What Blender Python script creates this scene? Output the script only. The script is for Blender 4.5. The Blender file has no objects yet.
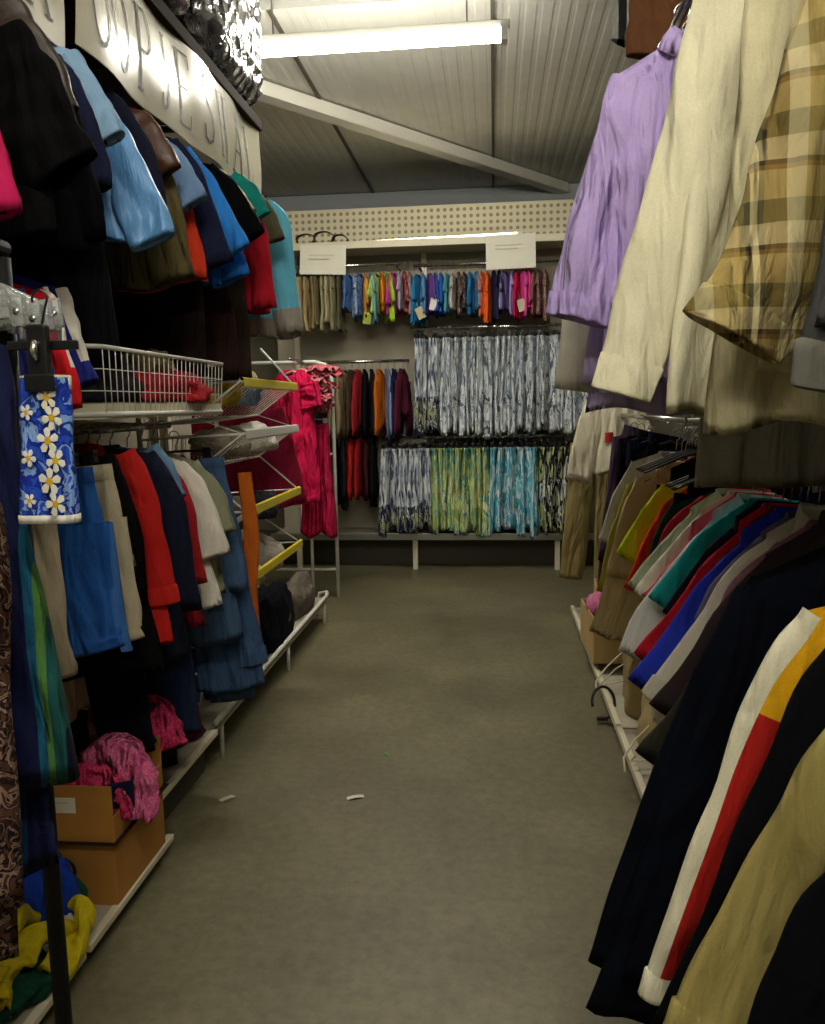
import bpy, math, random
from mathutils import Vector, Matrix, noise

SC = bpy.context.scene
COL = SC.collection
PI = math.pi
rad = math.radians
RN = random.Random(7)

# ------------------------------------------------------------------ helpers
def lin(c):
    if isinstance(c, str):
        c = tuple(int(c[i:i + 2], 16) for i in (0, 2, 4))
    return tuple(((v / 255) / 12.92 if v / 255 <= .04045 else ((v / 255 + .055) / 1.055) ** 2.4) for v in c[:3]) + (1.0,)

# the camera stands at the origin of the aisle, 1.45 m up; at() gives the point seen at (px, py) on the plane Y
F_PX, EYE = 800.0, Vector((0, 0, 1.45))
_yaw, _pitch, _roll = math.radians(5.9), math.radians(7.6), math.radians(-1.0)
FW = Vector((-math.sin(_yaw) * math.cos(_pitch), math.cos(_yaw) * math.cos(_pitch), -math.sin(_pitch)))
_r0 = Vector((math.cos(_yaw), math.sin(_yaw), 0)); _u0 = _r0.cross(FW)
RT = _r0 * math.cos(_roll) + _u0 * math.sin(_roll); UP = -_r0 * math.sin(_roll) + _u0 * math.cos(_roll)
def at(px, py, Y):
    d = FW + RT * ((px - 412.5) / F_PX) - UP * ((py - 512) / F_PX)
    return EYE + d * (Y / d.y)

class MB:
    """collects geometry for ONE mesh"""
    def __init__(s):
        s.v, s.f, s.m = [], [], []
    def grid(s, rows, closed=False, mi=0):
        b = len(s.v); nr, nc = len(rows), len(rows[0])
        for r in rows: s.v.extend(tuple(p) for p in r)
        for j in range(nr - 1):
            for i in range(nc if closed else nc - 1):
                k = (i + 1) % nc
                s.f.append((b + j * nc + i, b + j * nc + k, b + (j + 1) * nc + k, b + (j + 1) * nc + i))
                s.m.append(mi(i / nc, j / (nr - 1)) if callable(mi) else mi)
        return b
    def cap(s, b, n, mi=0, flip=False):
        f = tuple(range(b, b + n))
        s.f.append(f[::-1] if flip else f); s.m.append(mi)
    def box(s, x0, x1, y0, y1, z0, z1, mi=0):
        b = len(s.v)
        s.v += [(x0, y0, z0), (x1, y0, z0), (x1, y1, z0), (x0, y1, z0), (x0, y0, z1), (x1, y0, z1), (x1, y1, z1), (x0, y1, z1)]
        for f in ((0, 3, 2, 1), (4, 5, 6, 7), (0, 1, 5, 4), (1, 2, 6, 5), (2, 3, 7, 6), (3, 0, 4, 7)):
            s.f.append(tuple(b + i for i in f)); s.m.append(mi)
        return s
    def tube(s, pts, r, n=8, mi=0, closed=False, cap=True):
        pts = [Vector(p) for p in pts]; N = len(pts)
        rows = []; up = None
        for i, p in enumerate(pts):
            a = pts[i - 1] if (i or closed) else p
            c = pts[(i + 1) % N] if (i < N - 1 or closed) else p
            t = (c - a).normalized()
            if up is None:
                up = Vector((0, 0, 1)) if abs(t.z) < .9 else Vector((1, 0, 0))
            x = t.cross(up)
            if x.length < 1e-5: x = t.cross(Vector((0, 1, 0)))
            x.normalize(); up = x.cross(t).normalized()
            rr = r[i] if isinstance(r, (list, tuple)) else r
            rows.append([p + x * math.cos(2 * PI * k / n) * rr + up * math.sin(2 * PI * k / n) * rr for k in range(n)])
        if closed: rows.append(rows[0])
        b = s.grid(rows, True, mi)
        if cap and not closed:
            s.cap(b, n, mi, True); s.cap(b + (N - 1) * n, n, mi)
        return s
    def build(s, name, mats, parent=None, smooth=True, weld=0):
        me = bpy.data.meshes.new(name)
        me.from_pydata(s.v, [], s.f)
        if not isinstance(mats, (list, tuple)): mats = [mats]
        for m in mats: me.materials.append(m)
        me.polygons.foreach_set('material_index', s.m)
        if smooth: me.polygons.foreach_set('use_smooth', [True] * len(me.polygons))
        if weld:
            import bmesh
            bm = bmesh.new(); bm.from_mesh(me)
            bmesh.ops.remove_doubles(bm, verts=bm.verts, dist=weld)
            bm.to_mesh(me); bm.free()
        me.update()
        o = bpy.data.objects.new(name, me); COL.objects.link(o)
        if parent: o.parent = parent
        return o

def bevel(o, w=.004, seg=2):
    m = o.modifiers.new('edge', 'BEVEL'); m.width = w; m.segments = seg; m.limit_method = 'ANGLE'
    return o

def tag(o, label, cat, group=None, kind=None):
    o['label'] = label; o['category'] = cat
    if group: o['group'] = group
    if kind: o['kind'] = kind
    return o

def thing(name, label, cat, loc=(0, 0, 0), rot=(0, 0, 0), group=None):
    o = bpy.data.objects.new(name, None); COL.objects.link(o)
    o.empty_display_size = .05
    o.location = loc; o.rotation_euler = rot
    return tag(o, label, cat, group)

def struct(o):
    o['kind'] = 'structure'; return o

# ------------------------------------------------------------------ materials
_M = {}
def newmat(name):
    m = bpy.data.materials.new(name); m.use_nodes = True
    nt = m.node_tree; p = nt.nodes['Principled BSDF']
    return m, nt, p

def plain(name, c, rough=.5, metal=0, bump=0, bscale=60, var=.06, spec=.5, coat=0):
    if name in _M: return _M[name]
    m, nt, p = newmat(name); N, L = nt.nodes, nt.links
    tc = N.new('ShaderNodeTexCoord')
    nz = N.new('ShaderNodeTexNoise'); nz.inputs['Scale'].default_value = 7; nz.inputs['Detail'].default_value = 5
    L.new(tc.outputs['Object'], nz.inputs['Vector'])
    mx = N.new('ShaderNodeMix'); mx.data_type = 'RGBA'
    c = lin(c)
    mx.inputs['A'].default_value = tuple(v * (1 - 2 * var) for v in c[:3]) + (1,)
    mx.inputs['B'].default_value = tuple(min(1, v * (1 + 2 * var)) for v in c[:3]) + (1,)
    L.new(nz.outputs['Fac'], mx.inputs['Factor']); L.new(mx.outputs['Result'], p.inputs['Base Color'])
    p.inputs['Roughness'].default_value = rough; p.inputs['Metallic'].default_value = metal
    p.inputs['Specular IOR Level'].default_value = spec; p.inputs['Coat Weight'].default_value = coat
    if bump:
        n2 = N.new('ShaderNodeTexNoise'); n2.inputs['Scale'].default_value = bscale; n2.inputs['Detail'].default_value = 4
        L.new(tc.outputs['Object'], n2.inputs['Vector'])
        b = N.new('ShaderNodeBump'); b.inputs['Strength'].default_value = bump; b.inputs['Distance'].default_value = .01
        L.new(n2.outputs['Fac'], b.inputs['Height']); L.new(b.outputs['Normal'], p.inputs['Normal'])
    _M[name] = m
    return m

def cloth(c, rough=.88, sheen=.0, crease=.32, spec=.2):
    """fabric: thread weave, soft creases along the drape, slight unevenness of the dye"""
    key = ('cloth', c, rough, crease)
    if isinstance(c, str) and sum(lin(c)[:3]) < .03: spec = .08
    if key in _M: return _M[key]
    m, nt, p = newmat('fabric_' + str(c)); N, L = nt.nodes, nt.links
    fabric_base(nt, p, None, c, rough, sheen, crease, spec)
    _M[key] = m
    return m

def fabric_base(nt, p, colsock, c, rough, sheen, crease, spec):
    N, L = nt.nodes, nt.links
    tc = N.new('ShaderNodeTexCoord')
    mp = N.new('ShaderNodeMapping'); mp.inputs['Scale'].default_value = (20, 20, 6)
    L.new(tc.outputs['Object'], mp.inputs['Vector'])
    nz = N.new('ShaderNodeTexNoise'); nz.inputs['Scale'].default_value = 1; nz.inputs['Detail'].default_value = 5; nz.inputs['Distortion'].default_value = .6
    L.new(mp.outputs['Vector'], nz.inputs['Vector'])
    we = N.new('ShaderNodeTexNoise'); we.inputs['Scale'].default_value = 260; we.inputs['Detail'].default_value = 2
    L.new(tc.outputs['Object'], we.inputs['Vector'])
    if colsock is None:
        cc = lin(c); mx = N.new('ShaderNodeMix'); mx.data_type = 'RGBA'
        mx.inputs['A'].default_value = tuple(v * .86 for v in cc[:3]) + (1,)
        mx.inputs['B'].default_value = tuple(min(1, v * 1.12) for v in cc[:3]) + (1,)
        L.new(we.outputs['Fac'], mx.inputs['Factor']); colsock = mx.outputs['Result']
    L.new(colsock, p.inputs['Base Color'])
    p.inputs['Roughness'].default_value = rough; p.inputs['Sheen Weight'].default_value = sheen
    p.inputs['Specular IOR Level'].default_value = spec
    b1 = N.new('ShaderNodeBump'); b1.inputs['Strength'].default_value = crease; b1.inputs['Distance'].default_value = .05
    b2 = N.new('ShaderNodeBump'); b2.inputs['Strength'].default_value = .15; b2.inputs['Distance'].default_value = .002
    L.new(nz.outputs['Fac'], b1.inputs['Height']); L.new(we.outputs['Fac'], b2.inputs['Height'])
    m0 = N.new('ShaderNodeMapping'); m0.inputs['Scale'].default_value = (9, 9, 2.2); m0.inputs['Rotation'].default_value = (0, .25, 0)
    L.new(tc.outputs['Object'], m0.inputs['Vector'])
    n0 = N.new('ShaderNodeTexNoise'); n0.inputs['Scale'].default_value = 1; n0.inputs['Detail'].default_value = 2; n0.inputs['Distortion'].default_value = 1.0
    L.new(m0.outputs['Vector'], n0.inputs['Vector'])
    b0 = N.new('ShaderNodeBump'); b0.inputs['Strength'].default_value = min(1, crease * 1.6); b0.inputs['Distance'].default_value = .11
    L.new(n0.outputs['Fac'], b0.inputs['Height']); L.new(b0.outputs['Normal'], b1.inputs['Normal'])
    L.new(b1.outputs['Normal'], b2.inputs['Normal']); L.new(b2.outputs['Normal'], p.inputs['Normal'])

def printed(name, cols, scale=14, stretch=.6, hem=None, hem_z=-.75, crease=.5, dist=1.6):
    """leaf / flower print: distorted cells in a few inks; an optional darker printed border at the hem"""
    if name in _M: return _M[name]
    m, nt, p = newmat(name); N, L = nt.nodes, nt.links
    tc = N.new('ShaderNodeTexCoord')
    mp = N.new('ShaderNodeMapping'); mp.inputs['Scale'].default_value = (scale, scale, scale * stretch)
    L.new(tc.outputs['Object'], mp.inputs['Vector'])
    nz = N.new('ShaderNodeTexNoise'); nz.inputs['Scale'].default_value = 1.0; nz.inputs['Detail'].default_value = 3; nz.inputs['Distortion'].default_value = dist
    L.new(mp.outputs['Vector'], nz.inputs['Vector'])
    rp = N.new('ShaderNodeValToRGB'); rp.color_ramp.interpolation = 'CONSTANT'
    e = rp.color_ramp.elements
    n = len(cols)
    while len(e) < n: e.new(.5)
    for i, c in enumerate(cols):
        e[i].position = 0 if i == 0 else .36 + .30 * (i - 1) / max(1, n - 1)
        e[i].color = lin(c)
    L.new(nz.outputs['Fac'], rp.inputs['Fac']); sock = rp.outputs['Color']
    if hem:
        r2 = N.new('ShaderNodeValToRGB'); r2.color_ramp.interpolation = 'CONSTANT'
        e = r2.color_ramp.elements
        while len(e) < len(hem): e.new(.5)
        for i, c in enumerate(hem):
            e[i].position = 0 if i == 0 else .42 + .2 * (i - 1) / max(1, len(hem) - 1); e[i].color = lin(c)
        L.new(nz.outputs['Fac'], r2.inputs['Fac'])
        sx = N.new('ShaderNodeSeparateXYZ'); L.new(tc.outputs['Object'], sx.inputs['Vector'])
        ad = N.new('ShaderNodeMath'); ad.operation = 'MULTIPLY_ADD'; ad.inputs[1].default_value = .25
        L.new(nz.outputs['Fac'], ad.inputs[0]); L.new(sx.outputs['Z'], ad.inputs[2])
        lt = N.new('ShaderNodeMath'); lt.operation = 'LESS_THAN'; lt.inputs[1].default_value = hem_z + .12
        L.new(ad.outputs[0], lt.inputs[0])
        mx = N.new('ShaderNodeMix'); mx.data_type = 'RGBA'
        L.new(lt.outputs[0], mx.inputs['Factor']); L.new(sock, mx.inputs['A']); L.new(r2.outputs['Color'], mx.inputs['B'])
        sock = mx.outputs['Result']
    fabric_base(nt, p, sock, None, .88, 0, crease, .2)
    _M[name] = m
    return m

def bands(name, axis, stops, period, rough=.85):
    """woven stripes along one axis of the cloth"""
    if name in _M: return _M[name]
    m, nt, p = newmat(name); N, L = nt.nodes, nt.links
    tc = N.new('ShaderNodeTexCoord'); sx = N.new('ShaderNodeSeparateXYZ'); L.new(tc.outputs['Object'], sx.inputs['Vector'])
    dv = N.new('ShaderNodeMath'); dv.operation = 'DIVIDE'; dv.inputs[1].default_value = period
    L.new(sx.outputs[axis], dv.inputs[0])
    fr = N.new('ShaderNodeMath'); fr.operation = 'FRACT'; L.new(dv.outputs[0], fr.inputs[0])
    rp = N.new('ShaderNodeValToRGB'); rp.color_ramp.interpolation = 'CONSTANT'; e = rp.color_ramp.elements
    while len(e) < len(stops): e.new(.5)
    for i, (q, c) in enumerate(stops): e[i].position = q; e[i].color = lin(c)
    L.new(fr.outputs[0], rp.inputs['Fac'])
    fabric_base(nt, p, rp.outputs['Color'], None, rough, 0, .5, .2)
    _M[name] = m
    return m

def plaid(name, sx_, sz_, period=.11):
    """two crossing sets of woven stripes, averaged where they cross"""
    if name in _M: return _M[name]
    m, nt, p = newmat(name); N, L = nt.nodes, nt.links
    tc = N.new('ShaderNodeTexCoord'); sp = N.new('ShaderNodeSeparateXYZ'); L.new(tc.outputs['Object'], sp.inputs['Vector'])
    res = []
    for axis, stops in (('X', sx_), ('Z', sz_)):
        dv = N.new('ShaderNodeMath'); dv.operation = 'DIVIDE'; dv.inputs[1].default_value = period
        L.new(sp.outputs[axis], dv.inputs[0])
        fr = N.new('ShaderNodeMath'); fr.operation = 'FRACT'; L.new(dv.outputs[0], fr.inputs[0])
        rp = N.new('ShaderNodeValToRGB'); rp.color_ramp.interpolation = 'CONSTANT'; e = rp.color_ramp.elements
        while len(e) < len(stops): e.new(.5)
        for i, (q, c) in enumerate(stops): e[i].position = q; e[i].color = lin(c)
        L.new(fr.outputs[0], rp.inputs['Fac']); res.append(rp.outputs['Color'])
    mx = N.new('ShaderNodeMix'); mx.data_type = 'RGBA'; mx.inputs['Factor'].default_value = .5
    L.new(res[0], mx.inputs['A']); L.new(res[1], mx.inputs['B'])
    fabric_base(nt, p, mx.outputs['Result'], None, .88, 0, .5, .2)
    _M[name] = m
    return m

def emitter(name, c, s):
    m, nt, p = newmat(name)
    p.inputs['Emission Color'].default_value = lin(c); p.inputs['Emission Strength'].default_value = s
    p.inputs['Base Color'].default_value = lin(c)
    _M[name] = m
    return m

CREAM = plain('cream_enamel', 'd8d0b4', .45, var=.04)
WHITE = plain('white_enamel', 'dcdad0', .4, var=.03)
CHROME = plain('chrome', 'd6d6d2', .18, 1, var=.03)
STEEL = plain('brushed_steel', 'a8a8a4', .35, 1)
BLACKM = plain('black_metal', '0c0c0e', .6, spec=.2)
BLACKP = plain('black_plastic', '101012', .3, var=.1)
CLEARP = plain('clear_plastic', 'e4e8e6', .06, var=.04, coat=.6)
CLEARP.node_tree.nodes['Principled BSDF'].inputs['Transmission Weight'].default_value = .75
ORANGEP = plain('orange_plastic', 'e0661c', .35)
WHITEP = plain('white_plastic', 'dad8cf', .35)
PANEL = plain('beige_panel', 'a8a08c', .7, bump=.08)
PAPER = plain('paper', 'e6e2d2', .8, var=.03)
CARD = plain('cardboard', 'b07a32', .85, bump=.12, bscale=90, var=.1)
CARDL = plain('pale_cardboard', 'c4a570', .85, bump=.12, bscale=90, var=.1)
YELLOWR = plain('yellow_rail', 'd6c22a', .4)
SEAM_PRINT = plain('dark_seam_print', '2a1a10', .5)

# ------------------------------------------------------------------ room shell
def room():
    # concrete floor
    m, nt, p = newmat('concrete'); N, L = nt.nodes, nt.links
    tc = N.new('ShaderNodeTexCoord')
    n1 = N.new('ShaderNodeTexNoise'); n1.inputs['Scale'].default_value = 1.1; n1.inputs['Detail'].default_value = 8; n1.inputs['Roughness'].default_value = .62
    n2 = N.new('ShaderNodeTexNoise'); n2.inputs['Scale'].default_value = 26; n2.inputs['Detail'].default_value = 8; n2.inputs['Roughness'].default_value = .7
    n3 = N.new('ShaderNodeTexVoronoi'); n3.inputs['Scale'].default_value = 9
    for n in (n1, n2, n3): L.new(tc.outputs['Object'], n.inputs['Vector'])
    r1 = N.new('ShaderNodeValToRGB'); e = r1.color_ramp.elements
    e[0].position = .33; e[0].color = lin('5e5840'); e[1].position = .68; e[1].color = lin('807a5c')
    L.new(n1.outputs['Fac'], r1.inputs['Fac'])
    r2 = N.new('ShaderNodeValToRGB'); e = r2.color_ramp.elements
    e[0].position = .3; e[0].color = lin('c4c4c0'); e[1].position = .62; e[1].color = (1, 1, 1, 1)
    L.new(n2.outputs['Fac'], r2.inputs['Fac'])
    mx = N.new('ShaderNodeMix'); mx.data_type = 'RGBA'; mx.blend_type = 'MULTIPLY'; mx.inputs['Factor'].default_value = .8
    L.new(r1.outputs['Color'], mx.inputs['A']); L.new(r2.outputs['Color'], mx.inputs['B'])
    r3 = N.new('ShaderNodeValToRGB'); e = r3.color_ramp.elements
    e[0].position = .0; e[0].color = lin('b0b0ac'); e[1].position = .055; e[1].color = (1, 1, 1, 1)
    L.new(n3.outputs['Distance'], r3.inputs['Fac'])
    mx2 = N.new('ShaderNodeMix'); mx2.data_type = 'RGBA'; mx2.blend_type = 'MULTIPLY'; mx2.inputs['Factor'].default_value = .5
    L.new(mx.outputs['Result'], mx2.inputs['A']); L.new(r3.outputs['Color'], mx2.inputs['B'])
    L.new(mx2.outputs['Result'], p.inputs['Base Color'])
    rr = N.new('ShaderNodeMapRange'); rr.inputs['To Min'].default_value = .42; rr.inputs['To Max'].default_value = .62
    L.new(n1.outputs['Fac'], rr.inputs['Value']); L.new(rr.outputs[0], p.inputs['Roughness'])
    b = N.new('ShaderNodeBump'); b.inputs['Strength'].default_value = .08; b.inputs['Distance'].default_value = .01
    L.new(n2.outputs['Fac'], b.inputs['Height']); L.new(b.outputs['Normal'], p.inputs['Normal'])
    struct(MB().box(-3.4, 3.4, -2.4, 9.4, -.12, 0).build('floor', m, smooth=False))

    # profiled roof sheet: trapezoid ribs running along the aisle, wide seams every metre
    rm = plain('roof_sheet', 'd8d6cc', .6, var=.05)
    mb = MB(); xs = []
    x = -3.4
    while x < 3.4:
        for dx, z in ((0, 0), (.055, 0), (.065, .0022), (.09, .0022), (.1, 0)):
            xs.append((x + dx, z))
        x += .1
    rows = [[(x_, y, 3.76 + z) for x_, z in xs] for y in (-2.4, 9.4)]
    mb.grid(rows); mb.box(-3.4, 3.45, -2.4, 9.4, 3.80, 3.88)
    struct(mb.build('ceiling', rm, smooth=False))
    seam = plain('seam_strip', '5d584c', .7)
    for i, x in enumerate((-1.3, .0, 1.2, -2.5)):
        struct(MB().box(x - .012, x + .012, -2.3, 9.1, 3.742, 3.762).build('trim_%d' % (i + 1), seam, smooth=False))
    wm = plain('wall_paint', '9a9482', .8, bump=.05)
    struct(MB().box(-3.55, -3.4, -2.4, 9.4, -.12, 3.88).build('wall_left', wm, smooth=False))
    struct(MB().box(3.4, 3.55, -2.4, 9.4, -.12, 3.88).build('wall_right', wm, smooth=False))
    struct(MB().box(-3.4, 3.4, 9.25, 9.4, 0, 3.88).build('wall_back', wm, smooth=False))
    struct(MB().box(-3.4, 3.4, -2.55, -2.4, 0, 3.88).build('wall_front', wm, smooth=False))
    gm = plain('grey_beam_paint', 'b0b6ba', .55, var=.04)
    struct(MB().box(-3.4, 3.4, 9.0, 9.25, 3.42, 3.75).build('trim_5', gm, smooth=False))     # purlin on the back wall
    g2 = plain('grey_duct', '8f8f88', .55, var=.03)
    struct(bevel(MB().box(-3.4, 3.4, 3.6, 4.72, 3.66, 3.75).build('trim_6', g2, smooth=False), .01))
    # diagonal wind brace under the roof: a steel angle
    a, b = Vector((-2.05, 5.42, 3.66)), Vector((1.35, 9.75, 3.66))
    b = a + (b - a) * .82
    d = (b - a).normalized(); s = d.cross(Vector((0, 0, 1)))
    mb = MB()
    def bar(o1, w, hgt):
        r = []
        for p_ in (a, b):
            q = p_ + o1
            r.append([q - s * w, q + s * w, q + s * w + Vector((0, 0, hgt)), q - s * w + Vector((0, 0, hgt))])
        k = mb.grid(r, True); mb.cap(k, 4, 0, True); mb.cap(k + 4, 4)
    bar(Vector((0, 0, -.01)), .065, .008)
    bar(s * .06, .005, .085)
    struct(mb.build('trim_7', plain('brace_white', 'f2efe4', .5, var=.02), smooth=False))
room()

# ------------------------------------------------------------------ lamps
TUBE = emitter('lit_tube', 'fffaea', 55)
def batten(loc, label, length=1.45, hang=True, power=60):
    t = thing('strip_light', label, 'light', loc)
    h = length / 2
    bevel(MB().box(-h, h, -.022, .022, .036, .07).build('housing', WHITE, t, smooth=False))
    tube = MB().tube([(-h + .03, 0, 0), (h - .03, 0, 0)], .034, 16).build('tube', TUBE, t)
    for sx in (-1, 1):
        MB().box(sx * (h - .03) - .018, sx * (h - .03) + .018, -.036, .036, -.036, .036).build('lamp_holder', WHITEP, t, smooth=False)
    if hang:
        for sx in (-.7, .7):
            MB().tube([(sx * h, 0, .07), (sx * h, 0, 3.755 - loc[2])], .005, 6).build('hanging_rod', STEEL, t)
    if power:
        l = bpy.data.lights.new('tube_light', 'AREA'); l.shape = 'RECTANGLE'; l.size = length - .1; l.size_y = .05
        l.energy = power; l.color = (1, .96, .86)
        o = bpy.data.objects.new('tube_light', l); COL.objects.link(o); o.parent = t; o.location = (0, 0, -.04)
    return t
batten((-.66, 4.55, 3.38), 'lit fluorescent strip lamp hanging under the roof above the aisle', 1.5, power=22)
batten((0.2, 0.2, 3.38), 'fluorescent strip lamp over the near end of the aisle', 1.5, power=8)
batten((-.1, -1.6, 3.38), 'fluorescent strip lamp by the front wall', 1.5, power=6)

# ------------------------------------------------------------------ garment kit
# local frame: origin on the rail, x across the shoulders, front faces -y, hangs down -z
SL = .42          # shoulder slope
NZ = -.075        # height of the neck line under the rail

class Torso:
    def __init__(s, S=.2, neck=.07, L=.7, B=.24, t=.022, fold=.012, seed=0, fp=1.0, kx=7, scoop=.05, nx=26, nz=22, slope=SL, top=NZ, hemwave=.012, armw=0):
        s.__dict__.update(locals()); r = random.Random(seed)
        s.ph = [r.uniform(0, 6.3) for _ in range(8)]; s.kk = [kx * r.uniform(.6, 1.1), kx * r.uniform(1.1, 1.9), kx * r.uniform(.3, .5)]
        s.sk = r.uniform(-1.5, 1.5); s.off = r.uniform(-50, 50)
    def p(s, u, v, side):
        S, nk = s.S, s.neck
        W = S + (s.B - S) * (v ** s.fp)
        ax = abs(u) * S
        zt = s.top - s.slope * max(0, ax - nk)
        if ax < nk and side < 0: zt -= s.scoop * (1 - (ax / nk) ** 2)
        hz = s.top - s.L + s.hemwave * math.sin(5 * u + s.ph[0]) + s.slope * 0
        z = zt + (hz - zt) * v
        T = s.t * max(0, 1 - abs(u) ** 3.2) ** .5
        if ax >= nk: T *= min(1, .02 + v * 9)
        else: T *= min(1, .75 + v * 9)
        T *= 1 - .25 * v
        a = s.fold * (min(1, v * 1.6) ** .8)
        e = (1 - abs(u) ** 6)
        wv = a * (math.sin(s.kk[0] * u + s.ph[1] + s.sk * v) + .6 * math.sin(s.kk[1] * u + s.ph[2] - s.sk * v) + .8 * math.sin(s.kk[2] * u + s.ph[3]))
        pf = a * .5 * math.sin(s.kk[1] * u * 1.3 + s.ph[4 + (side > 0)] + 4 * v) * e
        nzv = .35 * s.fold * noise.noise(Vector((u * 4 + s.off, v * 5, side * 3))) * e * min(1, v * 4)
        x = u * W + .006 * math.sin(9 * v + s.ph[6]) * v
        return Vector((x, side * (T + max(-T * .7, pf + nzv)) + wv, z))
    def mesh(s, mi=0):
        mb = MB()
        for side in (-1, 1):
            rows = []
            for j in range(s.nz + 1):
                rows.append([s.p(-1 + 2 * i / s.nx, j / s.nz, side) for i in range(s.nx + 1)])
            # turned hem inside
            rows.append([Vector((q.x * .985, q.y * .8 + .2 * s.p(0, 1, side).y * 0 + .0, q.z + .03)) for q in rows[-1]])
            if side > 0: rows = [r[::-1] for r in rows]
            mb.grid(rows, False, (lambda a, b, sd=side: mi(a if sd < 0 else 1 - a, b)) if callable(mi) else mi)
        return mb
    def strip(s, u, w, v0, v1, off=.004, n=16):
        """a band lying on the front of the torso, with a real edge"""
        mb = MB(); rows = []
        for j in range(n + 1):
            v = v0 + (v1 - v0) * j / n
            a, b, c = s.p(u - w, v, -1), s.p(u, v, -1), s.p(u + w, v, -1)
            o = Vector((0, -off, 0))
            rows.append([a, a + o, b + o, c + o, c])
        mb.grid(rows)
        return mb

def spline(pts, n):
    pts = [Vector(p) for p in pts]
    if len(pts) == 2: return [pts[0].lerp(pts[1], i / n) for i in range(n + 1)]
    P = [2 * pts[0] - pts[1]] + pts + [2 * pts[-1] - pts[-2]]
    out = []; segs = len(pts) - 1
    for i in range(n + 1):
        q = min(i / n * segs, segs - 1e-6); k = int(q); t = q - k
        a, b, c, d = P[k:k + 4]
        out.append(.5 * ((2 * b) + (c - a) * t + (2 * a - 5 * b + 4 * c - d) * t * t + (3 * b - a - 3 * c + d) * t ** 3))
    return out

def limb(pts, rx, ry, seed=0, n=16, m=14, wr=.10, lip=True, mi=0, fold=.006, pleat=.0):
    """a flattened cloth tube (sleeve, trouser leg) along a line"""
    r = random.Random(seed); ph = [r.uniform(0, 6.3) for _ in range(5)]
    ln = spline(pts, n); rows = []
    for i, p in enumerate(ln):
        t = (ln[min(i + 1, n)] - ln[max(i - 1, 0)]).normalized()
        nn = Vector((0, 1, 0)).cross(t).normalized(); bb = t.cross(nn).normalized()
        s = i / n
        a = rx[0] + (rx[1] - rx[0]) * s; b = ry[0] + (ry[1] - ry[0]) * s
        ring = []
        for k in range(m):
            th = 2 * PI * k / m
            w = 1 + wr * math.sin(11 * s + 2.2 * math.cos(th + ph[0]) + ph[1]) * (.3 + s) + wr * .6 * math.sin(23 * s + 3 * th + ph[2]) + pleat * min(1, s * 2.5) * (math.sin(4 * th + ph[3] + 2.2 * s) +   .3 * math.sin(7 * th + ph[4] - 3 * s) + .8 * math.sin(2 * th + 9 * s + ph[0]))
            c, sn = math.cos(th), math.sin(th)
            sg = (abs(sn) ** .75) * (1 if sn > 0 else -1)
            ring.append(p + nn * a * c * (1 + .25 * (w - 1)) + bb * (b * sg * w + fold * s * math.sin(2.5 * c + ph[3]) + .6 * fold * math.sin(7 * s + ph[4])))
        rows.append(ring)
    if lip:
        c = ln[-1]; t = (ln[-1] - ln[-2]).normalized()
        rows.append([c + (q - c) * .8 - t * .012 for q in rows[-1]])
        rows.append([c + (q - c) * .7 - t * .05 for q in rows[-2]])
    mb = MB(); mb.grid(rows, True, mi)
    return mb, ln, rows

def collar_mesh(T, style, seed=0):
    nk = T.neck; mb = MB(); n = 24
    def ring(f, dz, out=0):
        r = []
        for k in range(n):
            th = 2 * PI * k / n
            x = math.cos(th) * nk * f; front = math.sin(th) < 0
            y = math.sin(th) * (T.t * .9 * f + out)
            dip = -T.scoop * max(0, -math.sin(th)) ** 1.5
            r.append((x, y, T.top + dip + dz))
        return r
    if style == 'round':
        mb.grid([ring(1.04, -.012), ring(1.06, .004, .002), ring(.96, .008), ring(.92, -.008)], True)
    elif style == 'shirt':
        mb.grid([ring(1.0, -.006), ring(.92, .028), ring(.96, .036, .002), ring(1.25, .012, .008), ring(1.42, -.018, .012), ring(1.36, -.02, .008)], True)
    elif style == 'rib':
        mb.grid([ring(1.02, -.01), ring(.95, .03), ring(.9, .036), ring(.86, .02)], True)
    elif style == 'hood':
        mb.grid([ring(1.0, -.01), ring(1.15, .02, .006), ring(1.6, .012, .016), ring(1.9, -.05, .024), ring(1.7, -.12, .02), ring(1.3, -.1, .014)], True)
    return mb

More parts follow.
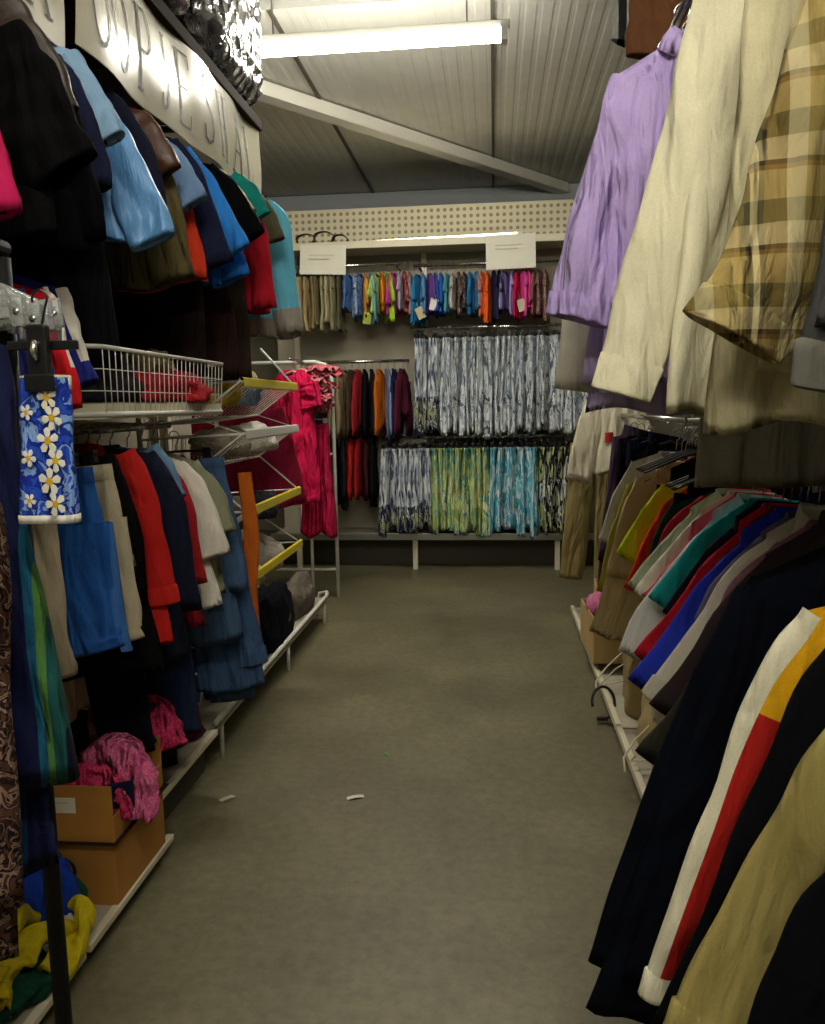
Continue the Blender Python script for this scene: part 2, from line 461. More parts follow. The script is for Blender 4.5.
def add_hanger(loc, rot, S, color, short, style='shoulder', label=None, group=None, slope=SL, top=NZ):
    mat = {'black': BLACKP, 'white': WHITEP, 'clear': CLEARP, 'orange': ORANGEP}[color]
    t = thing('clothes_hanger', label or ('%s hanger holding the %s' % ({'black': 'black plastic', 'white': 'white plastic', 'clear': 'clear plastic', 'orange': 'orange plastic'}[color], short)), 'hanger', loc, rot, group)
    hk = [(.019 * math.cos(a), 0, .019 * math.sin(a)) for a in [rad(200 - i * 22) for i in range(10)]]
    hk += [(.012, 0, -.022), (.002, 0, -.034), (0, 0, min(-.05, top + .015))]
    MB().tube(hk, .0022, 6).build('hook', CHROME, t)
    if style == 'shoulder':
        w = max(.08, S - .035)
        pts = []
        for i in range(-8, 9):
            x = w * i / 8
            pts.append((x, 0, top - .004 - slope * max(0, abs(x) - .06) - .016 * min(1, abs(x) / .06)))
        MB().tube(pts, [.0045 + .0025 * (1 - abs(i) / 8) for i in range(-8, 9)], 7).build('shoulder_bar', mat, t)
    else:
        w = S
        MB().tube([(-w, 0, -.064), (-w * .4, 0, -.06), (0, 0, -.058), (w * .4, 0, -.06), (w, 0, -.064)], .005, 7).build('crossbar', mat, t)
        for sx in (-1, 1):
            c = MB(); x = sx * w * .86
            c.box(x - .016, x + .016, -.012, .012, -.086, -.052); c.box(x - .012, x + .012, -.016, -.012, -.09, -.066); c.box(x - .012, x + .012, .012, .016, -.09, -.066)
            bevel(c.build('clip', mat, t, smooth=False), .002)
    return t

_seed = [100]
def ns():
    _seed[0] += 1; return _seed[0]

def mat_of(c, **k):
    return c if isinstance(c, bpy.types.Material) else cloth(c, **k)

def make_top(name, label, cat, loc, c, rz=0, lean=0, S=.2, L=.7, B=.25, t=.02, fold=.011, sl=.2, sa=38, sw=(.095, .08), st=None, collar='round', closure=None,
             cuff=None, trim=None, group=None, hanger='black', short=None, hanger_group=None, hanger_label=None, fp=1.0, neck=.07, sa2=None, sl2=None, kx=7, hi=False,
             body_mats=None, body_mi=0, sleeve_mats=None, sleeve_mi=0, pocket=None, scoop=.05, patch=None, lo=False, sdrop=.045, droop=.6, yoff=0, cuffw=1.08, edge=None, hemz=None, slope=SL, pleat=.12):
    """a garment for the upper body on a hanger: torso, two sleeves, collar, closure, cuffs, pocket"""
    sd = ns(); rot = (0, lean, rz)
    root = thing(name, label, cat, loc, rot, group)
    m = mat_of(c); top = NZ; E = None; es = 0
    if edge:
        # outer edge of the aisle-side sleeve, shoulder tip to cuff, in the garment's own frame
        inv = Matrix.Rotation(-lean, 3, 'Y')
        E = [inv @ (Vector((q.x, 0, q.z)) - Vector((loc[0], 0, loc[2]))) for q in (at(px, py, loc[1]) for px, py in edge)]
        es = -1 if E[-1].x < 0 else 1
        S = min(.30, max(.12, abs(E[0].x)))
        top = E[0].z + slope * (S - neck)
        if not -.15 < top < -.055:
            top = min(-.055, max(-.15, top)); slope = min(.8, max(.2, (top - E[0].z) / (S - neck)))
        if hemz is not None: L = loc[2] + top - hemz
        B = max(S * 1.02, min(B, S * 1.35))
    T = Torso(S=S, neck=neck, L=L, B=B, t=t, fold=fold, seed=sd, fp=fp, kx=kx, scoop=scoop, slope=slope, top=top, nx=(36 if hi else 14 if lo else 24), nz=(34 if hi else 10 if lo else 20))
    T.mesh(body_mi).build('torso', body_mats or m, root, weld=1e-5)
    ends = {}
    for sx in (-1, 1):
        a = rad(sa if (sx < 0 or sa2 is None) else sa2); ln_ = sl if (sx < 0 or sl2 is None) else sl2
        if not ln_: continue
        x0, z0 = sx * (S - sdrop), top - slope * max(0, S - neck) - sw[0] * .8
        d1 = Vector((sx * math.sin(a), 0, -math.cos(a))); a2 = a * droop
        d2 = Vector((sx * math.sin(a2), 0, -math.cos(a2)))
        p0 = Vector((x0, 0, z0)); p1 = p0 + d1 * ln_ * .4; p2 = p1 + d2 * ln_ * .6
        yb = yoff + RN.uniform(-.012, .006) * min(1, ln_ / .4)
        path = [p0, p1, p2]
        if E and sx == es:
            P_ = []
            for i, q in enumerate(E):
                tg = (E[min(i + 1, len(E) - 1)] - E[max(i - 1, 0)]).normalized()
                nrm = Vector((-tg.z, 0, tg.x))
                if nrm.x * sx > 0: nrm = -nrm
                wd = sw[0] + (sw[1] - sw[0]) * i / (len(E) - 1)
                P_.append(q + nrm * wd * .95)
            path = P_
        path[1].y += yb * .6; path[-1].y += yb
        th = st or (t * .85, t * .7)
        mb, ln, rows = limb(path, sw, th, sd * 3 + sx, n=(26 if hi else 7 if lo else 14), m=(40 if hi else 8 if lo else 18), mi=sleeve_mi, pleat=(pleat if not lo else 0), wr=.16 if ln_ > .35 else .08)
        so = mb.build('sleeve', sleeve_mats or m, root)
        if cuff:
            e = ln[-1]; tdir = (ln[-1] - ln[-2]).normalized()
            k = len(rows) - 3
            seg = max(1e-3, (ln[-1] - ln[-2]).length); j = max(1, min(k - 1, round(.05 / seg)))
            cb = MB()
            g = lambda q_, f, off: [ln[q_] + (w_ - ln[q_]) * f + tdir * off for w_ in rows[q_]]
            cb.grid([g(k - j, 1.0, -.004)] + [g(q_, cuffw, 0) for q_ in range(k - j, k + 1)] + [g(k, cuffw, .006), g(k, cuffw * .9, .009), g(k, cuffw * .8, -.02)], True)
            cb.build('cuff', mat_of(cuff), so)
    if collar:
        collar_mesh(T, collar).build('hood' if collar == 'hood' else 'collar', mat_of(trim or c), root)
    if closure == 'placket':
        pb = T.strip(0, .075 * .2 / S, .09, .985, .004, 20 if hi else 14).build('button_placket', m, root)
        bt = MB()
        for k in range(7):
            q = T.p(0, .13 + k * .13, -1) + Vector((0, -.006, 0))
            bt.tube([q, q + Vector((0, -.003, 0))], .0055, 8)
        bt.build('button', WHITEP, pb)
    elif closure == 'zip':
        T.strip(0, .03 * .2 / S, .08, .985, .003).build('zip', STEEL, root)
    if pocket:
        T.strip(.45, .2, .2, .36, .004, 6).build('pocket', mat_of(pocket if pocket is not True else c), root)
    if patch:
        u, w, v0, v1, pc = patch
        T.strip(u, w, v0, v1, .003, 5).build('printed_patch', mat_of(pc), root)
    if trim and not lo:
        hb = MB(); n = 24
        rows = []
        for v, o in ((.955, .002), (.957, .005), (1.0, .005), (1.002, .001)):
            r = [T.p(-1 + 2 * i / n, v, -1) + Vector((0, -o, 0)) for i in range(n + 1)] + [T.p(1 - 2 * i / n, v, 1) + Vector((0, o, 0)) for i in range(1, n)]
            rows.append(r)
        hb.grid(rows, True); hb.build('hem_band', mat_of(trim), root)
    if hanger: add_hanger(loc, rot, S, hanger, short or label, 'shoulder', hanger_label, hanger_group, slope, top)
    return root

def make_bottom(name, label, cat, loc, c, rz=0, lean=0, W=.17, L=.95, legw=(.105, .08), t=.022, hip=.26, band=None, group=None, hanger='black', short=None, stripe=None, lo=False,
                hanger_group=None, hanger_label=None, gap=.09, spread=.02, pocket=False):
    """trousers or shorts clipped by the waistband: hip, waistband, two legs"""
    sd = ns(); rot = (0, lean, rz); root = thing(name, label, cat, loc, rot, group); m = mat_of(c)
    top = -.094
    T = Torso(S=W, neck=W * 1.2, L=hip, B=W * 1.12, t=t, fold=.006, seed=sd, scoop=.0, slope=0, top=top, nx=20, nz=8)
    T.mesh().build('hip', m, root, weld=1e-5)
    for sx in (-1, 1):
        x = sx * gap
        mb, ln, rows = limb([(x, 0, top - hip * .55), (x + sx * spread * .4, RN.uniform(-.012, .012), top - (hip + L) * .55), (x + sx * spread, RN.uniform(-.015, .015), top - L)], legw, (t * .95, t * .8), sd * 5 + sx, n=10 if lo else 20, m=10 if lo else 16, wr=.12)
        lg = mb.build('trouser_leg' if L > .6 else 'short_leg', m, root)
        if stripe:
            st = MB(); r_ = []
            for j, p_ in enumerate(ln):
                wdt = legw[0] + (legw[1] - legw[0]) * j / (len(ln) - 1)
                e_ = p_ + Vector((sx * wdt, 0, 0))
                r_.append([e_ + Vector((-sx * .02, -t * .55, 0)), e_ + Vector((sx * .004, -.006, 0)), e_ + Vector((sx * .004, .006, 0)), e_ + Vector((-sx * .02, t * .55, 0))])
            st.grid(r_); st.build('side_stripe', mat_of(stripe), lg)
    wb = MB(); rows = []
    for dz, o in ((-.038, .001), (-.036, .004), (.0, .004), (.002, .0)):
        rows.append([(W * 1.02 * math.cos(a), (t * 1.05 + o) * math.sin(a) * 1.0, top + dz) for a in [2 * PI * k / 32 for k in range(32)]])
    wb.grid(rows, True); wb.build('waistband', mat_of(band or c), root)
    if pocket: T.strip(.5, .3, .35, .85, .003, 5).build('pocket', m, root)
    if hanger: add_hanger(loc, rot, W * .8, hanger, short or label, 'clip', hanger_label, hanger_group)
    return root

def make_dress(name, label, cat, loc, c, rz=0, lean=0, S=.13, L=.9, B=.24, t=.026, fold=.02, kx=9, group=None, hanger='black', short=None, straps=True, fp=1.3, hanger_group=None, hanger_label=None, trim=None, clip=True, hi=False, hemwave=.02):
    """sleeveless gathered dress or skirt: pleated body, waist seam, shoulder straps"""
    sd = ns(); rot = (0, lean, rz); root = thing(name, label, cat, loc, rot, group); m = mat_of(c)
    T = Torso(S=S, neck=S * 1.2, L=L, B=B, t=t, fold=fold, seed=sd, scoop=0, slope=0, top=-.094, kx=kx, fp=fp, nx=40 if hi else 26, nz=26 if hi else 16, hemwave=hemwave)
    T.mesh().build('gathered_body', m, root, weld=1e-5)
    wb = MB(); rows = []
    for dz, o in ((-.03, .001), (-.028, .004), (.0, .004), (.002, .0)):
        rows.append([(S * 1.02 * math.cos(a), (t * 1.05 + o) * math.sin(a), -.094 + dz) for a in [2 * PI * k / 24 for k in range(24)]])
    wb.grid(rows, True); wb.build('top_band', mat_of(trim or c), root)
    if hanger: add_hanger(loc, rot, S * .85, hanger, short or label, 'clip' if clip else 'shoulder', hanger_label, hanger_group)
    return root

# ------------------------------------------------------------------ racks
def slotted(mb, x0, x1, y0, y1, z0, z1):
    mb.box(x0, x1, y0, y1, z0, z1)

def side_rack(side, y0, y1, label, lower_z, lower_x, upper_z, upper_x, back_x, rail_x, rail_z, panel=True, uprights=(True, True), rods=('l', 'u'), top=3.05):
    """one bay of the shop racking along the aisle; side = -1 left, 1 right"""
    t = thing('garment_rack', label, 'rack', (back_x, (y0 + y1) / 2, 0))
    oy = (y0 + y1) / 2; X = lambda x: x - back_x; Y = lambda y: y - oy
    s = side
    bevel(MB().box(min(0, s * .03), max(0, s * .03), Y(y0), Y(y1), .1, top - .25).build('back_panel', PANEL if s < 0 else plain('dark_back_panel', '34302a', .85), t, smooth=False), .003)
    for on, yy in zip(uprights, (y0, y1)):
        if on:
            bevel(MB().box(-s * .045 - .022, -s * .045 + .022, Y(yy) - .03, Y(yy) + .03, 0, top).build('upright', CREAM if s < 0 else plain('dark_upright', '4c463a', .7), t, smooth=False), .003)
    bevel(MB().box(min(X(rail_x), X(back_x - s * .09)), max(X(rail_x), X(back_x - s * .09)), Y(y0) + .005, Y(y1) - .005, rail_z - .05, rail_z - .03).build('base_shelf', PANEL, t, smooth=False), .003)
    bevel(MB().box(X(rail_x) - .012, X(rail_x) + .012, Y(y0) + .005, Y(y1) - .005, rail_z - .048, rail_z - .027 + .012 * (s > 0)).build('front_rail', CREAM, t, smooth=False), .003)
    MB().box(min(X(rail_x) + s * .05, X(rail_x) + s * .07), max(X(rail_x) + s * .05, X(rail_x) + s * .07), Y(y0) + .005, Y(y1) - .005, 0, rail_z - .05).build('kick_board', plain('dark_board', '4a463a', .8), t, smooth=False)
    for k, z, x in (('l', lower_z, lower_x), ('u', upper_z, upper_x)):
        if k not in rods: continue
        r = MB().tube([(X(x), Y(y0) + .01, z), (X(x), Y(y1) - .01, z)], .0125, 12).build('rail_tube', CHROME, t)
        for yy in (y0 + .03, y1 - .03):
            MB().tube([(-s * .06, Y(yy), z + .012), (X(x) + s * .0, Y(yy), z + .0)], .008, 8).build('rail_arm', CREAM, r)
    return t

# left racks
LUX, LUZ, LLX, LLZ = -1.21, 2.42, -1.24, 1.39
side_rack(-1, .25, 1.80, 'cream wall rack nearest the camera on the side of the banner', 1.84, -1.24, LUZ, LUX, -1.62, -1.06, .1)
side_rack(-1, 1.81, 2.37, 'cream wall rack behind the two stacked cardboard boxes', LLZ, LLX, LUZ, LUX, -1.62, -1.06, .1, uprights=(False, True))
side_rack(-1, 2.38, 2.98, 'cream wall rack carrying the white T-shirt and the jeans', LLZ, LLX, LUZ, LUX, -1.62, -1.12, .2, uprights=(False, True))
side_rack(-1, 2.99, 3.74, 'cream wall rack behind the yellow-edged wire dump bins', 1.2, -1.45, LUZ, LUX, -1.62, -1.47, .2, uprights=(False, True), rods=('u',))
side_rack(-1, 3.75, 4.4, 'low cream wall rack holding the raspberry jumper beyond the dump bins', 1.62, -1.34, LUZ, LUX, -1.62, -1.47, .2, uprights=(False, True), rods=('l',), top=1.95)
# right racks
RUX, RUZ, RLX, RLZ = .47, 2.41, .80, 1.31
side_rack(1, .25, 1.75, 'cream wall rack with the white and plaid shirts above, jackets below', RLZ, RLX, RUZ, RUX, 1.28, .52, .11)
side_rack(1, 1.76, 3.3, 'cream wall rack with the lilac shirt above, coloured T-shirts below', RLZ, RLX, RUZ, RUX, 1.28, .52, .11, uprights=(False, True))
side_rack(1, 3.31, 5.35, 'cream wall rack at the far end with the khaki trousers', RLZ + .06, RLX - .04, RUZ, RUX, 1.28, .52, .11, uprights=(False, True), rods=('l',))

# back rack
def back_rack():
    t = thing('garment_rack', 'wide cream rack across the end of the aisle with print dresses', 'rack', (-.55, 7.0, 0))
    X = lambda x: x + .55; Yb = lambda y: y - 7.0
    for x in (-1.8, -.62, .66):
        bevel(MB().box(X(x) - .025, X(x) + .025, Yb(7.36), Yb(7.42), 0, 2.82).build('upright', CREAM, t, smooth=False), .003)
    bevel(MB().box(X(-2.0), X(.95), Yb(7.42), Yb(7.45), .12, 2.8).build('back_panel', PANEL, t, smooth=False), .003)
    # perforated header panel
    pm, nt, p = newmat('perforated_panel'); N, L = nt.nodes, nt.links
    tc = N.new('ShaderNodeTexCoord'); mp = N.new('ShaderNodeMapping'); mp.inputs['Scale'].default_value = (17, 0, 17)
    L.new(tc.outputs['Object'], mp.inputs['Vector'])
    v = N.new('ShaderNodeTexVoronoi'); v.inputs['Randomness'].default_value = 0; v.inputs['Scale'].default_value = 1
    L.new(mp.outputs['Vector'], v.inputs['Vector'])
    rp = N.new('ShaderNodeValToRGB'); rp.color_ramp.interpolation = 'CONSTANT'
    rp.color_ramp.elements[0].color = lin('94896a'); rp.color_ramp.elements[1].position = .27; rp.color_ramp.elements[1].color = lin('d8d0b4')
    L.new(v.outputs['Distance'], rp.inputs['Fac']); L.new(rp.outputs['Color'], p.inputs['Base Color']); p.inputs['Roughness'].default_value = .6
    bevel(MB().box(X(-2.0), X(.95), Yb(7.44), Yb(7.46), 2.81, 3.22).build('header_panel', pm, t, smooth=False), .002)
    bevel(MB().box(X(-2.0), X(.95), Yb(6.95), Yb(7.42), 2.80, 2.82).build('top_shelf', CREAM, t, smooth=False), .003)
    bevel(MB().box(X(-2.0), X(.95), Yb(6.925), Yb(6.95), 2.775, 2.835).build('top_rail', CREAM, t, smooth=False), .003)
    def rod(x0, x1, y, z):
        r = MB().tube([(X(x0), Yb(y), z), (X(x1), Yb(y), z)], .014, 12).build('rail_tube', CHROME, t)
        for x in (x0 + .04, x1 - .04):
            MB().tube([(X(x), Yb(7.42), z + .01), (X(x), Yb(y), z)], .008, 8).build('rail_arm', BLACKM, r)
    rod(-1.9, -.8, 7.02, 2.65); rod(-.68, .9, 7.02, 2.63)
    rod(-.72, .9, 7.08, 2.11); rod(-1.75, -.74, 7.1, 1.84)
    rod(-.98, .9, 7.02, 1.17); rod(-1.75, -1.0, 7.05, 1.24)
    bevel(MB().box(X(-2.0), X(.95), Yb(6.95), Yb(7.42), .285, .31).build('base_shelf', PANEL, t, smooth=False), .003)
    bevel(MB().box(X(-2.0), X(.95), Yb(6.925), Yb(6.95), .27, .33).build('front_rail', STEEL, t, smooth=False), .003)
    for x in (-1.75, -.70, .545):
        bevel(MB().box(X(x) - .022, X(x) + .022, Yb(6.955), Yb(7.0), 0, .285).build('leg', CREAM, t, smooth=False), .003)
    bevel(MB().box(X(-2.0), X(.95), Yb(7.2), Yb(7.22), 0, .285).build('kick_board', plain('dark_board', '4a463a', .8), t, smooth=False), .003)
back_rack()

# ------------------------------------------------------------------ right rack, lower rail (far to near)
R = lambda y, dx=0, dz=0: (RLX + dx, y, RLZ + dz)
BLACKC, NAVY = '09090b', '0e1226'
LN = rad(7)
TS = dict(sw=(.085, .075), sdrop=.05)
def tee(label, y, c, edge, short, L=.64, lean=LN * .6, name='t_shirt', cat='T-shirt', dx=0, **k):
    q = dict(TS); q.update(k)
    return make_top(name, label, cat, R(y, dx), c, L=L, sl=.24, sa=30, lean=lean, short=short, edge=edge, **q)
make_bottom('trousers', 'khaki trousers hanging at the far end of the side rack', 'trousers', (.68, 5.18, 1.42), '8a7a4c', lean=rad(4), L=1.02, W=.15, legw=(.09, .075), short='khaki trousers')
make_top('t_shirt', 'cream T-shirt with red print at the far end of the right rack', 'T-shirt', (.70, 4.95, 1.60), 'd2cab0', L=.5, B=.2, S=.17, patch=(-.2, .3, .45, .58, 'b02a22'), short='cream T-shirt with red print', rz=rad(-12), sw=(.08, .075), edge=[(590, 395), (578, 425), (566, 480)])
tee('long plum coat beside the khaki trousers', 4.72, '3a2a3c', [(625, 425), (612, 470), (598, 560)], 'plum coat', L=.95, name='coat', cat='coat', lean=rad(2))
tee('black jacket between the plum coat and the navy jacket', 4.5, BLACKC, [(640, 430), (626, 480), (612, 555)], 'black jacket next to the plum coat', L=.9, name='jacket', cat='jacket', lean=rad(1))
tee('navy jacket next to the light grey T-shirt', 4.2, NAVY, [(650, 432), (640, 480), (628, 560)], 'navy jacket next to the grey T-shirt', L=.8, name='jacket', cat='jacket', lean=rad(1))
tee('light grey T-shirt with wide rounded shoulder, far part of the right rack', 3.62, 'bdb9b0', [(632, 462), (615, 495), (598, 540)], 'light grey T-shirt', hi=True)
tee('olive yellow T-shirt behind the long beige shirt', 3.52, '8f8430', [(628, 485), (612, 530), (596, 590)], 'olive yellow T-shirt')
tee('long beige linen shirt hanging low over the boxes', 3.42, 'b8a67a', [(636, 480), (620, 520), (606, 575)], 'beige linen shirt', L=.76, B=.26, collar='shirt', closure='placket', name='shirt', cat='shirt', lean=rad(11))
for yy, lab in ((4.05, 'black sweatshirt hanging deep between the navy jacket and the grey T-shirt'), (3.08, 'black sweatshirt hanging deep behind the lime T-shirt'), (2.80, 'black sweatshirt hanging deep behind the dark green T-shirt')):
    make_top('sweatshirt', lab, 'sweatshirt', R(yy, .06, .02), '09090b', L=.7, sl=.5, sa=8, S=.2, short=lab.replace(' hanging', ''))
for k, yy in enumerate((3.32, 3.27, 3.22, 3.17)):
    add_hanger((RLX - .02, yy, RLZ + .02), (0, 0, rad(RN.uniform(-6, 6))), .24, 'black', '', label='bare black hanger between the beige shirt and the lime T-shirt', group='bare black hangers')
make_top('t_shirt', 'red T-shirt tucked among the bare black hangers', 'T-shirt', R(3.12, .06, .02), 'b01c22', sl=.14, sa=30, L=.5, S=.14, short='red T-shirt among the bare hangers')
tee('lime green T-shirt just beyond the orange-red T-shirt', 3.02, 'b8ca20', [(662, 485), (642, 512), (617, 555)], 'lime T-shirt')
tee('bright orange-red T-shirt next to the lime one', 2.92, 'dc3c1a', [(664, 505), (646, 540), (624, 588)], 'orange-red T-shirt')
for k, yy in enumerate((2.85, 2.81, 2.77, 2.735)):
    add_hanger((RLX - .0, yy, RLZ + .0), (0, 0, rad(RN.uniform(-6, 6))), .24, 'black', '', label='bare black hanger between the orange-red and the sage T-shirts', group='bare black hangers by the sage T-shirt')
tee('dark green T-shirt between bare hangers and the crimson T-shirt', 2.69, '173a2c', [(672, 505), (658, 530), (650, 560)], 'dark green T-shirt', dx=.02)
tee('crimson T-shirt beside the pale sage T-shirt', 2.65, 'a31d2a', [(700, 498), (672, 520), (650, 560)], 'crimson T-shirt', dx=.02)
tee('pale sage green T-shirt behind the cream white one', 2.6, 'b0bc9e', [(690, 515), (660, 545), (628, 585)], 'sage T-shirt', dx=-.02)
tee('cream white T-shirt directly in front of the sage one', 2.54, 'dedbc8', [(700, 515), (668, 548), (634, 592)], 'cream white T-shirt')
tee('rose pink T-shirt between two white T-shirts', 2.48, 'bc4c5e', [(690, 540), (664, 572), (641, 596)], 'rose pink T-shirt')
tee('white long-sleeved T-shirt with low loose cuff beside the turquoise one', 2.42, 'd8d9d6', [(712, 522), (676, 560), (642, 605), (620, 652)], 'white long-sleeved T-shirt', L=.74, name='long_sleeve_shirt', cat='shirt', lean=LN, sw=(.09, .07))
tee('bright turquoise T-shirt beside the white long-sleeved one', 2.34, '22a8aa', [(728, 515), (690, 545), (649, 598)], 'turquoise T-shirt')
tee('dark navy T-shirt next to the turquoise one', 2.28, '12162a', [(738, 525), (700, 558), (662, 612)], 'navy T-shirt')
tee('red long-sleeved shirt between navy and blue shirts', 2.22, 'b4182a', [(738, 535), (702, 568), (668, 615), (634, 655)], 'red long-sleeved shirt', L=.72, name='long_sleeve_shirt', cat='shirt', sw=(.085, .06))
tee('burgundy T-shirt next to the royal blue shirt', 2.16, '5c1428', [(756, 530), (722, 560), (690, 605)], 'burgundy T-shirt')
tee('royal blue long-sleeved shirt', 2.1, '1e30a8', [(740, 545), (704, 580), (668, 630), (628, 680)], 'royal blue shirt', L=.74, name='long_sleeve_shirt', cat='shirt', lean=LN, sw=(.085, .065))
tee('slate violet T-shirt between the royal blue shirt and the grey cardigan', 2.04, '5c5672', [(760, 538), (722, 575), (694, 620)], 'slate violet T-shirt')
tee('pale grey cardigan with long sleeves', 1.97, 'bab4a4', [(766, 540), (728, 572), (692, 625), (645, 692)], 'pale grey cardigan', L=.74, name='cardigan', cat='cardigan', lean=LN, collar='rib', cuff='a8a292', sw=(.09, .065))
tee('dusty mauve T-shirt in front of the pale grey cardigan', 1.9, '74505a', [(776, 545), (735, 580), (705, 630)], 'mauve T-shirt')
tee('dark brown jumper next to the mauve T-shirt', 1.84, '2a1e22', [(765, 560), (726, 600), (690, 650), (650, 705)], 'dark brown jumper', L=.74, name='jumper', cat='jumper', lean=LN, collar='rib')
tee('olive black jacket with a wide hem between brown jumper and black coat', 1.76, '24241a', [(762, 580), (720, 630), (676, 700), (636, 752)], 'olive black jacket', L=.86, B=.28, name='jacket', cat='jacket', lean=LN)
tee('long black wool coat behind the navy coat', 1.64, '060608', [(752, 578), (710, 650), (664, 760), (622, 890)], 'black wool coat', L=.98, B=.32, t=.026, lean=rad(10), collar='shirt', sw=(.10, .085), name='coat', cat='coat', hi=True, dx=-.02)
tee('long dark navy coat, its hem reaching furthest into the aisle', 1.52, '060914', [(738, 588), (694, 680), (640, 820), (590, 962)], 'navy coat', L=1.02, B=.36, t=.028, lean=rad(12), collar='shirt', sw=(.10, .09), name='coat', cat='coat', hi=True, dx=-.04)
# colour-block jacket: white strip along the outer sleeve, yellow shoulder, red below
cb = [cloth('d8d2b8'), cloth('d9a010'), cloth('a81c14'), cloth('14503c')]
def cb_sleeve(a, s):
    if .02 < a < .17 or .36 < a < .52 or s > .9: return 0 if CBW(a) else (1 if s < .32 else 2)
    if .16 < s < .24 and .70 < a < .80: return 3
    return 1 if s < .30 + .06 * math.cos(6.28 * a) else 2
CBW = lambda a: .36 < a < .64
def cb_sleeve(a, s):
    if s > .93 or a > .86 or a < .14: return 0
    if .10 < s < .17 and (.70 < a < .80): return 3
    return 1 if s < .34 else 2
make_top('jacket', 'colour-block jacket in white, yellow and red', 'jacket', R(1.27, -.03), 'd8d2b8', L=.72, B=.31, t=.026, lean=rad(9), collar='rib', closure='zip', cuff='d8d2b8', trim='a81c14', sl=.6, sa=18,
         body_mats=cb, body_mi=lambda a, v: 1 if v < .3 else 2, sleeve_mats=cb, sleeve_mi=cb_sleeve, sw=(.095, .06), short='colour-block jacket', hi=True, edge=[(800, 612), (752, 690), (700, 820), (643, 988)])
make_top('jacket', 'dark blue-black denim jacket between colour-block and khaki jackets', 'jacket', R(1.17, -.0), '08090e', L=.68, B=.3, t=.028, lean=rad(9), collar='shirt', closure='placket', pocket=True, sw=(.10, .08), sl=.6, sa=18, short='dark denim jacket', hi=True, edge=[(838, 640), (800, 690), (735, 850), (650, 1030)])
make_top('jacket', 'khaki yellow cotton jacket with wrinkled sleeve, nearest pale one', 'jacket', R(1.04, -.05), '94864e', L=.66, B=.3, t=.026, lean=rad(9), collar='shirt', cuff='94864e', closure='placket', sw=(.085, .06), sl=.6, sa=18, short='khaki jacket', hi=True, edge=[(850, 690), (800, 770), (735, 890), (662, 1030)], fold=.016)
make_top('jacket', 'black-blue jacket in front of the khaki one, nearest the camera', 'jacket', R(.93, -.02), '05060c', L=.7, B=.32, t=.03, lean=rad(8), collar='shirt', sw=(.10, .08), sl=.6, sa=18, short='black-blue jacket', hi=True, edge=[(900, 730), (850, 830), (795, 920), (740, 1040)])

# ------------------------------------------------------------------ right rack, upper rail
U = lambda y, dx=0, dz=0: (RUX + dx, y, RUZ + dz)
def up(name, label, cat, y, c, edge, short, dx=0, **k):
    q = dict(sl=.5, sa=10, t=.03, hi=True, sw=(.1, .085)); q.update(k)
    return make_top(name, label, cat, U(y, dx), c, edge=edge, short=short, **q)
up('shirt', 'grey and black striped shirt furthest along the upper right rail', 'shirt', 2.72, bands('stripe_grey', 'X', [(0, '8a8a84'), (.5, '1a1a1c')], .05), [(628, -30), (616, 10), (610, 45)], 'grey and black striped shirt', L=.4, dx=.04, S=.15)
up('jacket', 'brown jacket half hidden behind the lilac shirt', 'jacket', 2.45, '5a3820', [(640, -20), (630, 10), (628, 60)], 'brown jacket', L=.45, dx=.05)
up('shirt', 'white shirt whose hem shows below the lilac shirt', 'shirt', 2.4, 'd6d2c0', [(610, 120), (580, 230), (554, 388)], 'white shirt behind the lilac one', hemz=at(570, 384, 2.4).z, sw=(.08, .085))
up('shirt', 'violet grey shirt hem hanging lower than the lilac shirt', 'shirt', 2.2, 'b4a4cc', [(612, 110), (600, 230), (583, 384)], 'violet grey shirt', hemz=at(620, 412, 2.2).z, B=.25, sw=(.10, .11))
up('shirt', 'lilac crinkled cotton shirt with rolled sleeve', 'shirt', 2.05, cloth('b8a2da', crease=.6), [(612, 78), (590, 150), (568, 230), (549, 312)], 'lilac shirt', L=.80, B=.22, neck=.075, t=.036, fold=.03, kx=12, sw=(.12, .095), st=(.036, .034), collar='shirt', closure='placket', cuff=cloth('ae98d2', crease=.6), cuffw=1.05, dx=.02, slope=.55, pleat=.34)
make_dress('dress', 'long plain grey dress below the cream shirt on the upper right rail', 'dress', U(1.95, .16, -.04), '8c877a', S=.14, L=1.03, B=.15, fold=.005, kx=5, hemwave=.002, short='grey dress', hi=True)
up('shirt', 'off-white cotton shirt with long straight sleeve beside the lilac shirt', 'shirt', 1.68, 'dcd6b8', [(700, -20), (668, 110), (632, 250), (594, 384)], 'off-white shirt', dx=.06, hemz=at(700, 418, 1.68).z, B=.24, t=.034, fold=.016, kx=6, sw=(.09, .062), st=(.03, .018), collar='shirt', closure='placket', cuff='dcd6b8', cuffw=1.05)
up('shirt', 'cream shirt between the off-white and the plaid shirt', 'shirt', 1.52, 'c8c09c', [(752, -20), (735, 150), (722, 300), (716, 372)], 'cream shirt', dx=.12, hemz=at(740, 428, 1.52).z, B=.30, fold=.016, collar='shirt', closure='placket')
PL = plaid('olive_plaid', [(0, 'a58e50'), (.30, '6e6030'), (.36, '2e2c22'), (.42, 'c4b68c'), (.5, '2e2c22'), (.56, '7c6230'), (.8, 'c8ba90')],
           [(0, 'ac9860'), (.34, '7c5c2a'), (.4, '34301f'), (.46, 'b8aa80'), (.72, '5d5a34')], .13)
up('shirt', 'olive and brown plaid shirt with flared sleeve', 'shirt', 1.38, PL, [(818, -40), (775, 90), (745, 210), (690, 312)], 'plaid shirt', dx=.14, L=.66, B=.26, t=.036, fold=.014, sw=(.11, .085), st=(.034, .028), collar='shirt', closure='placket', cuff=PL, cuffw=1.06)
